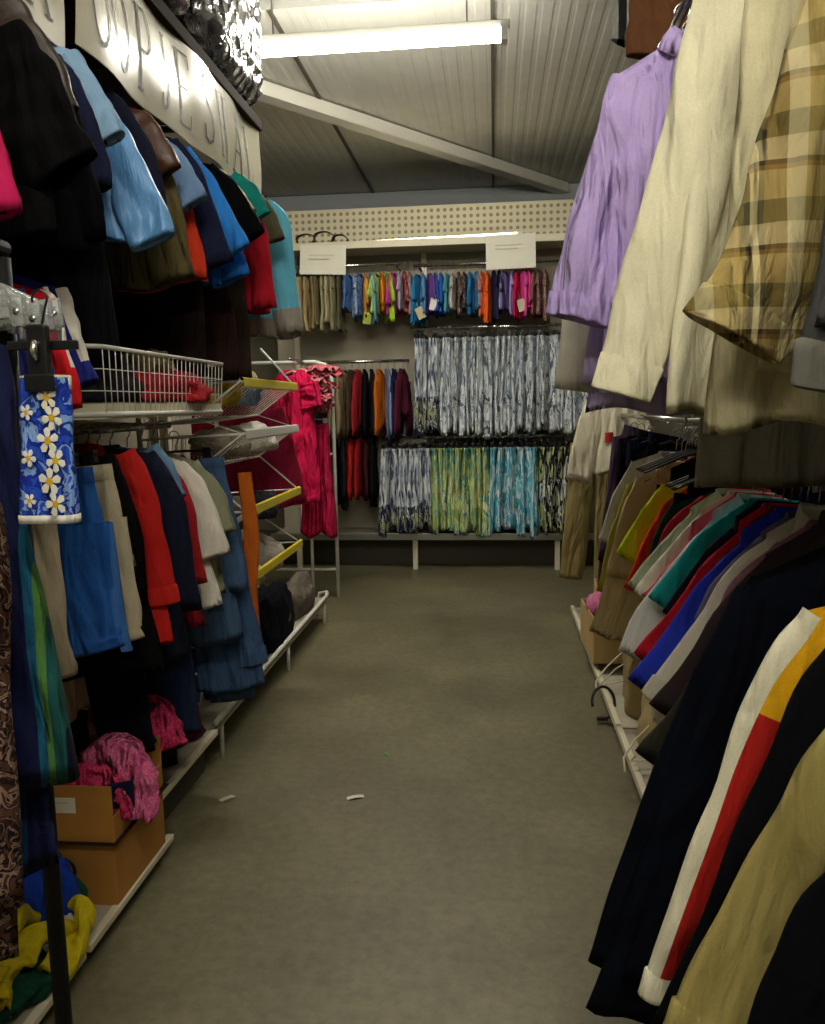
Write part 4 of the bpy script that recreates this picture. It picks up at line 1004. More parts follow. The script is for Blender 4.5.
row3 = [(-1.5, '141418', 'black', .7), (-1.42, '101014', 'pitch black', .7), (-1.34, '1e1a1c', 'charcoal', .72), (-1.26, 'b41e1c', 'bright red', .55), (-1.2, '98181f', 'deep red', .6), (-1.13, '3c1418', 'burgundy', .62), (-1.07, '121216', 'coal black', .7)]
for x, c, nm, L_ in row3:
    make_top('jacket', '%s jacket low on the back rack, left of the navy-hemmed dresses' % nm, 'jacket', (x, 7.05, 1.24), c, rz=PI / 2 + rad(RN.uniform(-12, 12)), S=.16, L=L_ * .85, B=.21, sl=.42, sa=14, t=.026, lo=True, group='jackets on the lower left back rail',
             hanger='black', hanger_group='hangers on the lower left back rail', hanger_label='black hanger on the low rail left of the print dresses')
ORD = 'first second third fourth fifth sixth seventh eighth ninth tenth eleventh twelfth thirteenth fourteenth fifteenth sixteenth seventeenth eighteenth nineteenth twentieth twenty-first twenty-second twenty-third twenty-fourth twenty-fifth twenty-sixth twenty-seventh twenty-eighth'.split()
PNAVY = printed('leaf_white_navyhem', ['dcdfe2', 'e0e2e0', 'b2bcc8', '4a526a'], 13, .35, hem=['151b38', '1c2448', 'c8ccc0', '161c3a', 'a4a880'], hem_z=-.60)
PWHITE = [printed('leaf_white_%d' % i, q, 12 + i, .4) for i, q in enumerate((['dfe3e6', 'd0d8e0', 'e4e6e2', '9aa6b6', 'e2e4e0', '5a6678'], ['dce2e8', 'e4e8e8', 'a6b2c2', 'e0e4e6', '6a7688'], ['d4dce4', 'e4e6e4', 'c6d0da', '8492a2', 'e0dcc4', '4a5466']))]
PLIME = [printed('leaf_lime_%d' % i, q, 9 + i, .5) for i, q in enumerate((['c0cc84', 'ccd498', '74a898', 'a8bc70'], ['c8d08c', '84b0a4', 'bcc878', '8c9848'], ['d0d6a0', 'bcc880', '5c9890', 'dcdcb0']))]
PCYAN = [printed('leaf_cyan_%d' % i, q, 9 + i, .45) for i, q in enumerate((['6cbccc', 'd4e0e0', '5cb0c4', 'a4ccd4'], ['d0dce0', '6cbcd0', 'dce4e4', '54a4b8'], ['58b4c8', '74c0d0', 'd0e0e4', '4ca8c0']))]
PDARK = [printed('leaf_dark_%d' % i, q, 10 + i, .4) for i, q in enumerate((['14161c', 'd0d4d0', '1a1c24', 'b0bc7c'], ['d8dcd8', '16181e', 'c8cc9c', '202430']))]
def dress_row(xs, y, z, mats, L, S, B, lab, grp, hl, hg):
    for i, x in enumerate(xs):
        make_dress('print_dress', lab % ORD[i], 'dress', (x, y, z), mats[i % len(mats)], rz=PI / 2 + rad(RN.uniform(-16, 16)), S=S, L=L + RN.uniform(-.05, .04), B=B + RN.uniform(-.02, .03), t=.022, fold=.015, kx=8, group=grp, hanger_label=hl, hanger_group=hg)
span = lambda a, b, n: [a + (b - a) * i / (n - 1) + RN.uniform(-.008, .008) for i in range(n)]
dress_row(span(-.66, -.48, 4), 7.08, 2.11, [PNAVY], .82, .14, .24, 'white print dress with navy hem, %s from the left on the middle rail', 'navy-hemmed print dresses on the middle rail', 'black clip hanger above the upper row of print dresses', 'clip hangers on the middle back rail')
dress_row(span(-.42, .74, 24), 7.08, 2.11, PWHITE, .81, .14, .22, 'white and blue leaf-print dress, %s after the navy-hemmed ones, upper row', 'white leaf-print dresses on the middle rail', 'black clip hanger above the upper row of print dresses', 'clip hangers on the middle back rail')
dress_row(span(-.94, -.60, 7), 7.02, 1.17, [PNAVY], .72, .15, .27, 'white print dress with flared navy hem, %s from the left on the low rail', 'navy-hemmed print dresses on the low rail', 'black clip hanger above the lower row of print dresses', 'clip hangers on the low back rail')
dress_row(span(-.53, -.07, 9), 7.02, 1.17, PLIME, .72, .14, .24, 'lime and teal leaf-print dress, %s of its colour from the left', 'lime leaf-print dresses', 'black clip hanger above the lower row of print dresses', 'clip hangers on the low back rail')
dress_row(span(.0, .34, 7), 7.02, 1.17, PCYAN, .72, .14, .23, 'turquoise and white leaf-print dress, %s of its colour from the left', 'turquoise leaf-print dresses', 'black clip hanger above the lower row of print dresses', 'clip hangers on the low back rail')
dress_row(span(.41, .74, 7), 7.02, 1.17, PDARK, .70, .14, .23, 'black and white leaf-print dress, %s of its colour from the left', 'black and white leaf-print dresses', 'black clip hanger above the lower row of print dresses', 'clip hangers on the low back rail')

# notices on the back rack's top rail
for x0, x1, z0, z1, lab, tl in ((-1.635, -1.24, 2.565, 2.81, 'white paper notice on the top rail, nearer the banner side', 4), (-.065, .345, 2.56, 2.84, 'white paper notice on the top rail beside the lilac shirt', -2)):
    t = thing('paper_notice', lab, 'notice', ((x0 + x1) / 2, 6.918, z1), (0, rad(tl * .5), 0))
    w = (x1 - x0) / 2; mb = MB(); n = 14
    for sd in (0, 1):
        rows = [[(w * (2 * i / n - 1), -.004 - .012 * (k / 8) ** 2 * (1 + .6 * math.sin(3 * i / n + 1)) + .0015 * sd, -(z1 - z0) * k / 8) for i in range(n + 1)] for k in range(9)]
        mb.grid(rows if sd else [r[::-1] for r in rows])
    mb.build('sheet', PAPER, t)
    ln_ = MB()
    for k, zz in enumerate((-.085, -.115)):
        ln_.box(-w * .62, w * (.5 - .2 * k), -.0125 - .006 * k, -.0105 - .006 * k, zz - .006, zz + .004)
    ln_.build('faint_writing_line', plain('pencil_grey', 'd2cec0', .9), t, smooth=False)
# swing tickets
for x, z, c, lab in ((-.615, 2.20, 'b8ac84', 'beige swing ticket under the teal blue tops'), (-.50, 2.27, 'd8d6cc', 'white swing ticket under the cobalt tops'), (.23, 2.24, 'b8b094', 'pale swing ticket under the crimson top'), (-1.62 + .55, 2.17, '90a030', 'green ticket ribbon under the amber top')):
    t = thing('swing_ticket', lab, 'ticket', (x, 6.885, z + .02), (0, rad(RN.uniform(-30, 30)), rad(RN.uniform(-20, 20))))
    bevel(MB().box(-.033, .033, -.0015, .0015, -.05, .05).build('card', plain('ticket_' + c, c, .7), t, smooth=False), .001)
    MB().tube([(0, 0, .045), (.004, .02, .09), (0, .06, .14)], .0012, 5).build('string', WHITEP, t)
# things lying on the back rack's top shelf
for k, (x, r_, lab) in enumerate(((-1.63, .075, 'coil of black cable on the top shelf, nearest the banner'), (-1.47, .085, 'coil of black cable in the middle of three on the top shelf'), (-1.33, .065, 'small coil of black cable on the top shelf beside the glowing tube'))):
    pts = [(r_ * (1 + .1 * math.sin(3 * a + k)) * math.cos(a), (.05 * math.sin(a * 1.02)) + .02 * math.sin(a * .37), r_ * .82 + r_ * .8 * math.sin(a)) for a in [i * .3 for i in range(120)]]
    o = MB().tube(pts, .0045, 6).build('cable_coil', BLACKP); o.location = (x, 7.1, 2.83)
    tag(o, lab, 'cable')
t = thing('streak_tube', 'glowing tube put in for a bright streak along the top shelf of the back rack', 'light', (-.42, 7.1, 2.862), (0, rad(-1.0), 0))  # glowing tube and housing put in for a bright streak on the shelf
MB().tube([(-.68, 0, 0), (.62, 0, 0)], .018, 12).build('tube', emitter('streak_glow', 'fff6dc', 5), t)
bevel(MB().box(-.72, .66, .02, .08, -.036, .02).build('housing', WHITE, t, smooth=False), .005)
for sx in (-.70, .64): MB().box(sx - .02, sx + .02, -.02, .02, -.03, .022).build('lamp_holder', WHITEP, t, smooth=False)

# ------------------------------------------------------------------ wire basket and dump bins on the left
def lump(name, label, cat, loc, size, mat, seed, amp=.35, group=None, n=18, m=28, flat=True, build_parent=None):
    """a crumpled soft thing lying in a basket or box"""
    mb = MB(); rows = []
    for j in range(n + 1):
        ph = PI * (j / n - .5); r = []
        for i in range(m):
            a = 2 * PI * i / m
            v = Vector((math.cos(a) * math.cos(ph), math.sin(a) * math.cos(ph), math.sin(ph)))
            d = 1 + amp * noise.noise(v * 1.7 + Vector((seed * 3.1, 0, 0))) + amp * .45 * noise.noise(v * 3.4 + Vector((0, seed * 2.3, 0))) + amp * .10 * noise.noise(v * 8 + Vector((0, 0, seed)))
            q = Vector((v.x * size[0] * d, v.y * size[1] * d, v.z * size[2] * d))
            if flat: q.z = max(q.z, -size[2] * .55)
            r.append(q)
        rows.append(r)
    zmin = min(q.z for r in rows for q in r)
    for r in rows:
        for q in r: q.z -= zmin
    mb.grid(rows, True)
    o = mb.build(name, mat, build_parent); o.location = loc
    return tag(o, label, cat, group) if label else o

def wire_basket():
    t = thing('wire_basket', 'white wire basket hung on the left rack above the red hoodie', 'basket', (-1.2, 2.42, 1.44))
    y0, y1, x0, x1 = -.52, .52, -.28, .22
    P = [(x0, y0), (x1 - .06, y0), (x1, y0 + .06), (x1, y1 - .08), (x1 - .08, y1), (x0, y1)]
    rim = lambda z, f=1: [(x * f, y * f, z) for x, y in P]
    MB().tube(rim(.17), .006, 8, closed=True).build('top_rim', WHITE, t)
    b = MB(); b.tube(rim(.0, .97), .007, 8, closed=True); b.build('base_rim', WHITE, t)
    bb = MB(); r0 = [(x * .97, y * .97, -.012) for x, y in P]; r1 = [(x * .97, y * .97, .028) for x, y in P]
    bb.grid([r0, r1], True); bb.cap(0, 6, 0, True); bb  .build('base_tray', CREAM, t, smooth=False)
    w = MB()
    def along(p, q, n):
        for i in range(n + 1):
            s = i / n; x = p[0] + (q[0] - p[0]) * s; y = p[1] + (q[1] - p[1]) * s
            w.tube([(x * .97, y * .97, .0), (x, y, .17)], .0014, 5)
    along((x1, y0 + .06), (x1, y1 - .08), 26); along((x0, y1), (x1 - .08, y1), 12); along((x0, y0), (x1 - .06, y0), 12)
    w.tube(rim(.06, .98), .0014, 5, closed=True); w.tube(rim(.115, .99), .0014, 5, closed=True)
    w.build('wire_mesh', WHITE, t)
    for y in (y0 + .1, y1 - .1): MB().tube([(x0, y, .17), (x0 - .11, y, .17)], .007, 6).build('hook_arm', WHITE, t)
wire_basket()
lump('folded_garment', 'red folded garment in the white wire basket', 'clothes', (-1.1, 2.62, 1.475), (.14, .22, .06), cloth('a81a22'), 1)
lump('folded_garment', 'dark charcoal heap of cloth filling the near half of the wire basket', 'clothes', (-1.16, 2.2, 1.475), (.15, .24, .085), cloth('1c1a20'), 2)
lump('folded_garment', 'pale grey garment at the far end of the wire basket', 'clothes', (-1.16, 2.80, 1.52), (.13, .1, .06), cloth('a49c8c'), 3)

for k, (y, z, sz, c, lab) in enumerate(((2.74, 1.615, (.1, .13, .07), '8c7e50', 'olive tan cloth heaped above the far end of the wire basket'),)):
    lump('folded_garment', lab, 'clothes', (-1.2, y, z - .06), sz, cloth(c), 130 + k, .3)

def dump_bins():
    t = thing('dump_bin_stand', 'zigzag stand of sloping wire dump bins with yellow price rails', 'display stand', (-1.2, 3.5, 0))
    fm = WHITE
    zs = (1.555, 1.35, 1.04, .77)
    x_f, x_b, y0, y1 = .215, -.20, -.42, .44
    for y in (y0 - .02, y1 + .02):
        MB().tube([(x_b, y, 0), (x_b, y, 1.75), (x_b + .1, y, 1.78)], .011, 8).build('upright', fm, t)
    for y in (y0, y1):
        z = MB(); pts = [(.05, y, 1.74)]
        for q in zs: pts += [(x_f, y, q), (.02, y, q - .14)]
        z.tube(pts, .006, 7); z.build('zigzag_side', fm, t)
    for k, q in enumerate(zs):
        b = MB()
        b.tube([(x_b, y0, q - .02), (x_f, y0, q), (x_f, y1, q), (x_b, y1, q - .02)], .005, 6, closed=True)
        b.tube([(x_b, y0 + .04, q - .17), (.03, y0 + .04, q - .14), (.03, y1 - .04, q - .14), (x_b, y1 - .04, q - .17)], .004, 6, closed=True)
        for i in range(18):
            y = y0 + (y1 - y0) * i / 17; yi = y0 + .04 + (y1 - y0 - .08) * i / 17
            b.tube([(x_f, y, q), (.03, yi, q - .14), (x_b, yi, q - .17), (x_b, y, q - .02)], .002, 5, cap=False)
        o = b.build('wire_bin', fm, t)
        rl = MB().box(x_f - .002, x_f + .008, y0, y1, -.018 + q, .018 + q) if False else None
        r = MB(); r.grid([[(x_f + .008, y0, q - .026), (x_f + .014, y0, q - .02), (x_f + .014, y0, q + .012), (x_f + .004, y0, q + .016)], [(x_f + .008, y1, q - .026), (x_f + .014, y1, q - .02), (x_f + .014, y1, q + .012), (x_f + .004, y1, q + .016)]])
        r.build('price_rail', YELLOWR if k != 1 else WHITEP, o, smooth=False)
    return t
dump_bins()
for k, (dx, y, z, sz, c, lab) in enumerate((
        (.10, 3.22, 1.46, (.11, .12, .1), 'b89a30', 'mustard yellow cloth in the top dump bin, nearest end'), (.12, 3.44, 1.46, (.1, .1, .09), '8c9cc4', 'pale blue cloth beside the mustard one in the top dump bin'),
        (.02, 3.68, 1.46, (.12, .16, .14), '9a8a68', 'tan cloth heap in the far half of the top dump bin'), (-.06, 3.40, 1.55, (.11, .34, .15), '6e6444', 'olive cloth sticking up at the back of the top dump bin'),
        (.08, 3.34, 1.25, (.12, .16, .08), '8c8272', 'grey beige cloth in the second dump bin'), (.09, 3.70, 1.25, (.12, .14, .09), 'c4beb0', 'off-white cloth in the second dump bin'),
        (.08, 3.36, .93, (.12, .15, .09), '5c5648', 'dark taupe cloth in the third dump bin'), (.1, 3.72, .93, (.11, .14, .09), '2a2830', 'black cloth in the third dump bin'),
        (.08, 3.36, .67, (.13, .16, .10), 'b4aea0', 'white plastic-wrapped cloth in the lowest dump bin, near end'), (.1, 3.72, .67, (.12, .15, .11), 'a49c90', 'pale wrapped cloth in the lowest dump bin, far end'))):
    lump('folded_garment', lab, 'clothes', (-1.24 + dx, y, z), sz, cloth(c), 20 + k, .3)
# maroon cloth behind the stand
make_top('jumper', 'deep raspberry jumper hanging beyond the dump bins', 'jumper', (-1.34, 4.08, 1.62), '8c1838', L=.62, sl=.5, sa=12, lean=-rad(4), short='raspberry jumper')
# orange scarf hanging beside the bins
t = tag(limb([(-.975, 3.05, 1.20), (-.96, 3.05, .95), (-.98, 3.05, .72), (-.975, 3.05, .55)], (.028, .04), (.008, .01), 5, n=20, m=12)[0].build('scarf', cloth('c0601a')), 'orange scarf hanging from the near end of the dump bins', 'scarf')
# dark bags on the low shelf of the stand
def shoe_bag(loc, sz, c, lab, seed, mark=True):
    o = lump('cloth_bag', lab, 'bag', loc, sz, cloth(c), seed, .3)
    if mark:
        mk = MB(); b = [(math.cos(a) * .035, math.sin(a) * .016) for a in [2 * PI * i / 12 for i in range(12)]]
        mk.v = [(sz[0] * .93, y * 2, sz[2] * .7 + x) for x, y in b] + [(sz[0] * .93 + .006, y * 2, sz[2] * .7 + x) for x, y in b]
        mk.f = [tuple(range(12, 24))] + [(i, (i + 1) % 12, 12 + (i + 1) % 12, 12 + i) for i in range(12)]; mk.m = [0] * 13
        mk.build('white_mark', WHITEP, o)
    return o
low = thing('low_rail_shelf', 'low white-railed shelf under the dump bins holding dark bags', 'shelf', (-1.25, 4.1, 0))
bevel(MB().box(-.10, .12, -1.1, 1.15, .14, .16).build('shelf_board', PANEL, low, smooth=False), .003)
MB().tube([(.12, -1.1, .185), (.12, 1.1, .185), (.10, 1.2, .185), (.04, 1.24, .17), (.02, 1.2, .02)], .012, 8).build('front_rail', WHITE, low)
for y in (-1.0, .1, 1.05):
    MB().tube([(.11, y, 0), (.11, y, .185)], .01, 8).build('foot', WHITE, low); MB().tube([(-.08, y, 0), (-.08, y, .14)], .01, 8).build('foot', WHITE, low)
shoe_bag((-1.235, 3.6, .165), (.10, .30, .24), '121218', 'black cloth bag with white mark, near end of the low railed shelf', 41)
shoe_bag((-1.225, 4.2, .165), (.10, .30, .22), '14141a', 'black cloth bag in the middle of the low railed shelf', 42)
shoe_bag((-1.24, 4.85, .165), (.09, .28, .15), '6c6458', 'grey beige cloth bag at the far end of the low railed shelf', 43, False)

# ------------------------------------------------------------------ white tubular rail with the pink dress
t = thing('clothes_rail', 'white tubular clothes rail holding the pink dress', 'clothes rail', (-1.5, 5.9, 0))
MB().tube([(-.42, 0, 1.78), (.18, 0, 1.78), (.26, 0, 1.76), (.295, 0, 1.72), (.31, 0, 1.62), (.31, 0, .0)], .014, 10).build('end_frame', WHITE, t)
MB().tube([(.13, -.06, 1.1), (.13, -.06, .0)], .012, 10).build('post', WHITE, t)
MB().tube([(-.42, 0, 1.78), (-.42, 0, 0)], .014, 10).build('post', WHITE, t)
MB().tube([(-.42, 0, .22), (.31, 0, .22)], .011, 8).build('crossbar', WHITE, t)
MB().tube([(-.42, -.06, .09), (.13, -.06, .09)], .011, 8).build('crossbar', WHITE, t)
MB().tube([(-.42, -.06, 1.1), (.13, -.06, 1.1), (.31, 0, 1.1)], .009, 8).build('crossbar', WHITE, t)
MB().tube([(.10, 0, 1.78), (.10, -.42, 1.78)], .011, 10).build('display_arm', CHROME, t)
pk = cloth('d4144c', crease=.9)
make_top('dress', 'hot pink ruffled dress hanging on the white tubular rail', 'dress', (-1.40, 5.56, 1.78), pk, L=.92, B=.17, S=.15, sl=.16, sa=20, t=.07, fold=.03, kx=11, short='hot pink dress', hi=True, hanger='white', rz=rad(-20), collar='round', trim='c41048')
make_dress('skirt', 'crimson pink skirt layer half behind the pink dress', 'skirt', (-1.30, 5.78, 1.42), cloth('c8184c', crease=.9), S=.1, L=.82, B=.14, t=.05, fold=.03, kx=10, short='crimson pink skirt', hi=True, hanger='white')
# salmon ruffle bolero: a fluffy rosette cloth
def ruffle(loc):
    t = thing('ruffle_scarf', 'salmon pink ruffled scarf bunched at the corner of the white rail', 'scarf', loc)
    for k in range(15):
        mb = MB(); r = random.Random(k); cx, cy, cz = r.uniform(-.07, .07), r.uniform(-.05, .03), -.01 - .021 * k
        rows = []
        for j in range(5):
            rr = .03 + .026 * j
            rows.append([(cx + math.cos(a) * rr * (1 + .15 * math.sin(3 * a + k)), cy + math.sin(a) * rr * .8, cz + .012 * math.sin(11 * a + k * 2 + j * .4) * j / 3 - .009 * j) for a in [2 * PI * i / 40 for i in range(40)]])
        rows += [[(x * .99, y * .99, z - .004) for x, y, z in q] for q in rows[::-1]]
        mb.grid(rows, True); mb.build('ruffle', cloth(('d8747c', 'e08a8c', 'cc5c68')[k % 3], crease=.9), t)
ruffle((-1.27, 5.68, 1.76))

# ------------------------------------------------------------------ cardboard boxes and soft goods on the left floor
def carton(loc, rz, dx, dy, dz, label, mat=CARD, open_top=True, cut=False, panel=None, flap=None, mark=None):
    t = thing('cardboard_box', label, 'box', loc, (0, 0, rz)); th = .005
    walls = MB()
    walls.box(0, dx, 0, th, 0, dz); walls.box(0, dx, dy - th, dy, 0, dz if not cut else dz)
    walls.box(0, th, th, dy - th, 0, dz)
    walls.box(dx - th, dx, th, dy - th, 0, dz * (.45 if cut else 1))
    walls.box(th, dx - th, th, dy - th, 0, th)
    if not open_top: walls.box(0, dx, 0, dy, dz - th, dz)
    bevel(walls.build('carton', mat, t, smooth=False), .006, 3)
    if panel:
        x, z, w, h = panel
        bevel(MB().box(x, x + w, -.0015, 0, z, z + h).build('label_sticker', PAPER, t, smooth=False), .0005)
        l = MB(); l.box(x + w * .1, x + w * .85, -.0025, -.0015, z + h * .62, z + h * .74); l.box(x + w * .1, x + w * .6, -.0025, -.0015, z + h * .3, z + h * .42)
        l.build('faint_print_line', plain('pencil_grey', 'a8a498', .9), t, smooth=False)
    if flap:
        f = MB(); f.box(dx * .0, dx, -.004, .0, dz - .004, dz + .016); f.build('folded_flap', mat, t, smooth=False)
    if mark:
        mk = MB(); c = mark
        ring = lambda r_: [(c[0] + math.cos(a) * r_, -.0008, c[1] + math.sin(a) * r_) for a in [2 * PI * i / 20 for i in range(21)]]
        mk.grid([ring(.03), ring(.04)])
        mk.v += [(c[0] - .012, -.0008, c[1] - .02), (c[0] + .012, -.0008, c[1] - .02), (c[0] + .012, -.0008, c[1] + .018), (c[0] - .012, -.0008, c[1] + .018)]
        b = len(mk.v) - 4; mk.f.append((b, b + 1, b + 2, b + 3)); mk.m.append(0)
        mk.build('printed_mark', SEAM_PRINT, t, smooth=False)
    return t
carton((-1.31, 1.985, .07), 0, .255, .33, .185, 'lower brown cardboard box, closed, beside the yellow clothes', open_top=False, mark=(.1, .1))
carton((-1.315, 1.975, .262), rad(1), .265, .345, .165, 'upper brown cardboard box with white sticker, pink fleece spilling out', cut=True, panel=(.03, .085, .13, .045))
tp = tag(bevel(MB().box(-1.318, -1.042, 1.972, 2.34, .2565, .2605).build('dark_seam_sheet', SEAM_PRINT, smooth=False), .001), 'dark sheet added to draw the seam between the two stacked cardboard boxes', 'strap')  # thin dark sheet added to draw the dark slit between the boxes
carton((-1.44, 2.44, .172), rad(2), .26, .3, .24, 'brown cardboard box behind the pink fleece', open_top=True)
FP1 = printed('pink_fleece', ['e0709c', 'e884a8', 'd85088', 'e0709c'], 60, 1, crease=1.0)
FP2 = printed('hot_pink_fleece', ['d02860', 'd8406c', 'c02054', 'dc4c78'], 60, 1, crease=1.0)
def fleece(name, label, pts, rx, ry, mat, seed, extras=()):
    mb, ln, rows = limb(pts, rx, ry, seed, n=30, m=26, wr=.14, fold=.012)
    for r in rows:
        for i, q in enumerate(r):
            d = noise.noise(q * 60) * .007 + noise.noise(q * 18) * .012
            r[i] = q + Vector((d, d, d * .6))
    m2 = MB(); b = m2.grid(rows, True); m2.cap(b, 26, 0, True)
    o = m2.build(name, mat); tag(o, label, 'clothes')
    return o, ln
f1, l1 = fleece('fleece_top', 'light pink fleece with navy label patch draped over the upper box', [(-1.22, 2.2, .37), (-1.13, 2.17, .44), (-1.06, 2.14, .425), (-1.025, 2.1, .34), (-1.03, 2.08, .28)], (.06, .05), (.045, .032), FP1, 61)
pt = bevel(MB().box(-.004, .004, -.034, .034, -.04, .04).build('label_patch', cloth('171a38'), f1, smooth=False), .002)
pt.location = (-1.05, 2.035, .375); pt.rotation_euler = (0, rad(6), rad(-62))
bevel(MB().box(.004, .006, -.012, .012, -.014, .014).build('patch_emblem', cloth('a8a4ac'), pt, smooth=False), .003)
f2, l2 = fleece('fleece_top', 'raspberry fleece hanging over the front edge of the upper box', [(-1.22, 2.07, .39), (-1.14, 2.065, .425), (-1.075, 2.045, .385), (-1.05, 2.035, .305)], (.038, .032), (.034, .026), FP2, 62)
f3, l3 = fleece('fleece_top', 'hot pink fleece bundle with navy band behind the light pink one', [(-1.24, 2.44, .40), (-1.15, 2.42, .47), (-1.08, 2.40, .45), (-1.05, 2.38, .36)], (.055, .05), (.045, .035), FP2, 63)
bd = MB(); bd.tube([(-1.1 + .0 * math.cos(a), 2.36 + .062 * math.cos(a), .455 + .05 * math.sin(a)) for a in [2 * PI * i / 20 for i in range(20)]], .012, 8, closed=True); bd.build('navy_band', cloth('191a44'), f3)
lump('folded_garment', 'navy garment wedged between the pink fleeces', 'clothes', (-1.13, 2.29, .39), (.06, .05, .05), cloth('1a1c48'), 64)
lump('folded_garment', 'dark maroon clothes on the low shelf beyond the boxes', 'clothes', (-1.28, 2.86, .175), (.14, .12, .11), cloth('4a1024'), 65)
lump('folded_garment', 'black clothes on the low shelf under the jeans', 'clothes', (-1.3, 2.62, .175), (.16, .16, .12), cloth('17141a'), 66)
# yellow, green and blue clothes dropped on the near base shelf
YEL, GRN, BLU = cloth('c8b410', rough=.6), cloth('0f4030'), cloth('16389c')
def glove(label, loc, rz, mat, cuff, seed, sc=1.0, tilt=0):
    """a household glove lying flat: palm, five fingers, cuff"""
    t = thing('glove', label, 'glove', loc, (tilt, 0, rz))
    mb, ln, rows = limb([(0, -.10, .02), (0, -.03, .024), (0, .06, .02)], (.045 * sc, .058 * sc), (.02, .017), seed, n=10, m=16, wr=.08)
    mb.cap(len(mb.v) - 16, 16); mb.build('palm', mat, t)
    for k, (x, l, a) in enumerate(((-.04, .085, -.14), (-.014, .105, -.04), (.014, .1, .05), (.04, .08, .16))):
        p0 = Vector((x * sc, .045, .02)); d = Vector((math.sin(a), math.cos(a), 0))
        f, _, rw = limb([p0, p0 + d * l * .5 * sc + Vector((0, 0, .012)), p0 + d * l * sc + Vector((0, 0, -.004))], (.016, .011), (.014, .009), seed + k, n=8, m=10, wr=.08, lip=False)
        f.cap(len(f.v) - 10, 10); f.build('finger', mat, t)
    f, _, rw = limb([(.04 * sc, -.04, .02), (.085 * sc, -.005, .028), (.10 * sc, .035, .02)], (.018, .012), (.015, .01), seed + 9, n=8, m=10, wr=.08, lip=False)
    f.cap(len(f.v) - 10, 10); f.build('thumb', mat, t)
    c, _, _ = limb([(0, -.16, .022), (0, -.09, .021)], (.052 * sc, .047 * sc), (.022, .021), seed + 12, n=6, m=16, wr=.06)
    c.build('cuff', cuff, t)
    return t
def heap(name, label, loc, sz, mat, seed, rz=0, amp=.4):
    o = lump(name, label, 'clothes', loc, sz, mat, seed, amp, n=26, m=40); o.rotation_euler = (0, 0, rz); return o
heap('folded_garment', 'dark green sports top spread across the near base shelf', (-1.2, 1.62, .075), (.13, .16, .045), GRN, 71)
heap('folded_garment', 'dark green garment at the near end of the base shelf', (-1.16, 1.36, .075), (.12, .14, .05), GRN, 75)
heap('folded_garment', 'royal blue garment against the cardboard box', (-1.19, 1.86, .075), (.10, .07, .12), BLU, 72)
heap('folded_garment', 'green garment edge behind the royal blue one', (-1.24, 1.94, .075), (.10, .025, .12), cloth('145238'), 76)
heap('folded_garment', 'white trimmed end of the royal blue garment', (-1.10, 1.80, .13), (.018, .03, .02), cloth('c8c4b4'), 77)
def strip_cloth(label, pts, w, th, seed, mat=YEL):
    mb, ln, rows = limb(pts, w, th, seed, n=30, m=26, wr=.26, fold=.02, pleat=.22)
    b = mb; b.cap(0, 26, 0, True)
    o = b.build('yellow_garment', mat); tag(o, label, 'clothes'); return o
strip_cloth('bright yellow garment hanging over the shelf edge beside the box', [(-1.13, 1.86, .13), (-1.08, 1.82, .16), (-1.055, 1.74, .13), (-1.06, 1.66, .10)], (.036, .042), (.022, .02), 81)
strip_cloth('bright yellow garment running along the shelf edge to the corner', [(-1.09, 1.78, .15), (-1.11, 1.70, .17), (-1.12, 1.60, .16), (-1.09, 1.52, .13)], (.03, .036), (.022, .018), 82)
strip_cloth('bright yellow garment in the middle of the heap, behind the black post', [(-1.2, 1.80, .15), (-1.19, 1.70, .2), (-1.16, 1.6, .18), (-1.12, 1.5, .15)], (.03, .036), (.022, .018), 83)
strip_cloth('bright yellow garment crossing the heap toward the near corner', [(-1.30, 1.60, .22), (-1.22, 1.56, .23), (-1.16, 1.55, .21), (-1.11, 1.56, .18)], (.026, .03), (.02, .016), 84)
strip_cloth('bright yellow bundle at the rack side of the heap', [(-1.38, 1.56, .12), (-1.31, 1.52, .21), (-1.24, 1.44, .22), (-1.2, 1.38, .18)], (.045, .04), (.035, .03), 85)

# ------------------------------------------------------------------ things on the right base shelf
carton((.50, 4.02, .125), rad(3), .28, .42, .24, 'tan cardboard box under the beige shirt on the right base shelf', CARDL)
lump('peaked_hat', 'pink cap lying on the tan cardboard box', 'cap', (.57, 4.24, .325), (.08, .12, .08), cloth('c06a90'), 91, .2)
lump('folded_garment', 'mauve garment behind the pink cap in the tan box', 'clothes', (.70, 4.22, .29), (.1, .13, .09), cloth('6a3c54'), 92)
carton((.60, 4.60, .085), rad(-3), .3, .45, .26, 'pale carton at the far end of the right base shelf', CARDL)
for k, (y, c, lab, sz) in enumerate(((3.5, 'a08c5c', 'tan paper sack beside the wire divider on the right base shelf', (.15, .2, .3)), (3.05, 'b09c6a', 'pale sack under the lime and orange T-shirts', (.15, .18, .26)), (2.62, 'b8a678', 'crumpled brown paper parcel under the blue shirt', (.15, .17, .17)), (2.3, '8c8258', 'olive cloth bundle under the navy coat', (.15, .14, .12)))):
    o = lump('paper_sack' if k < 3 else 'cloth_bundle', lab, 'sack' if k < 3 else 'bundle', (.685, y, .083), (sz[0] * .8, sz[1], sz[2]), plain('sack_%d' % k, c, .85, bump=.4, bscale=16), 95 + k, .28, n=24, m=32)
lump('folded_garment', 'white garment below the sleeves of the white long-sleeved T-shirt', 'clothes', (.63, 2.80, .33), (.07, .09, .10), cloth('d0ccbc'), 104)
lump('folded_garment', 'red garment peeking out under the royal blue shirt', 'clothes', (.62, 2.58, .26), (.06, .07, .06), cloth('a0141c'), 105)
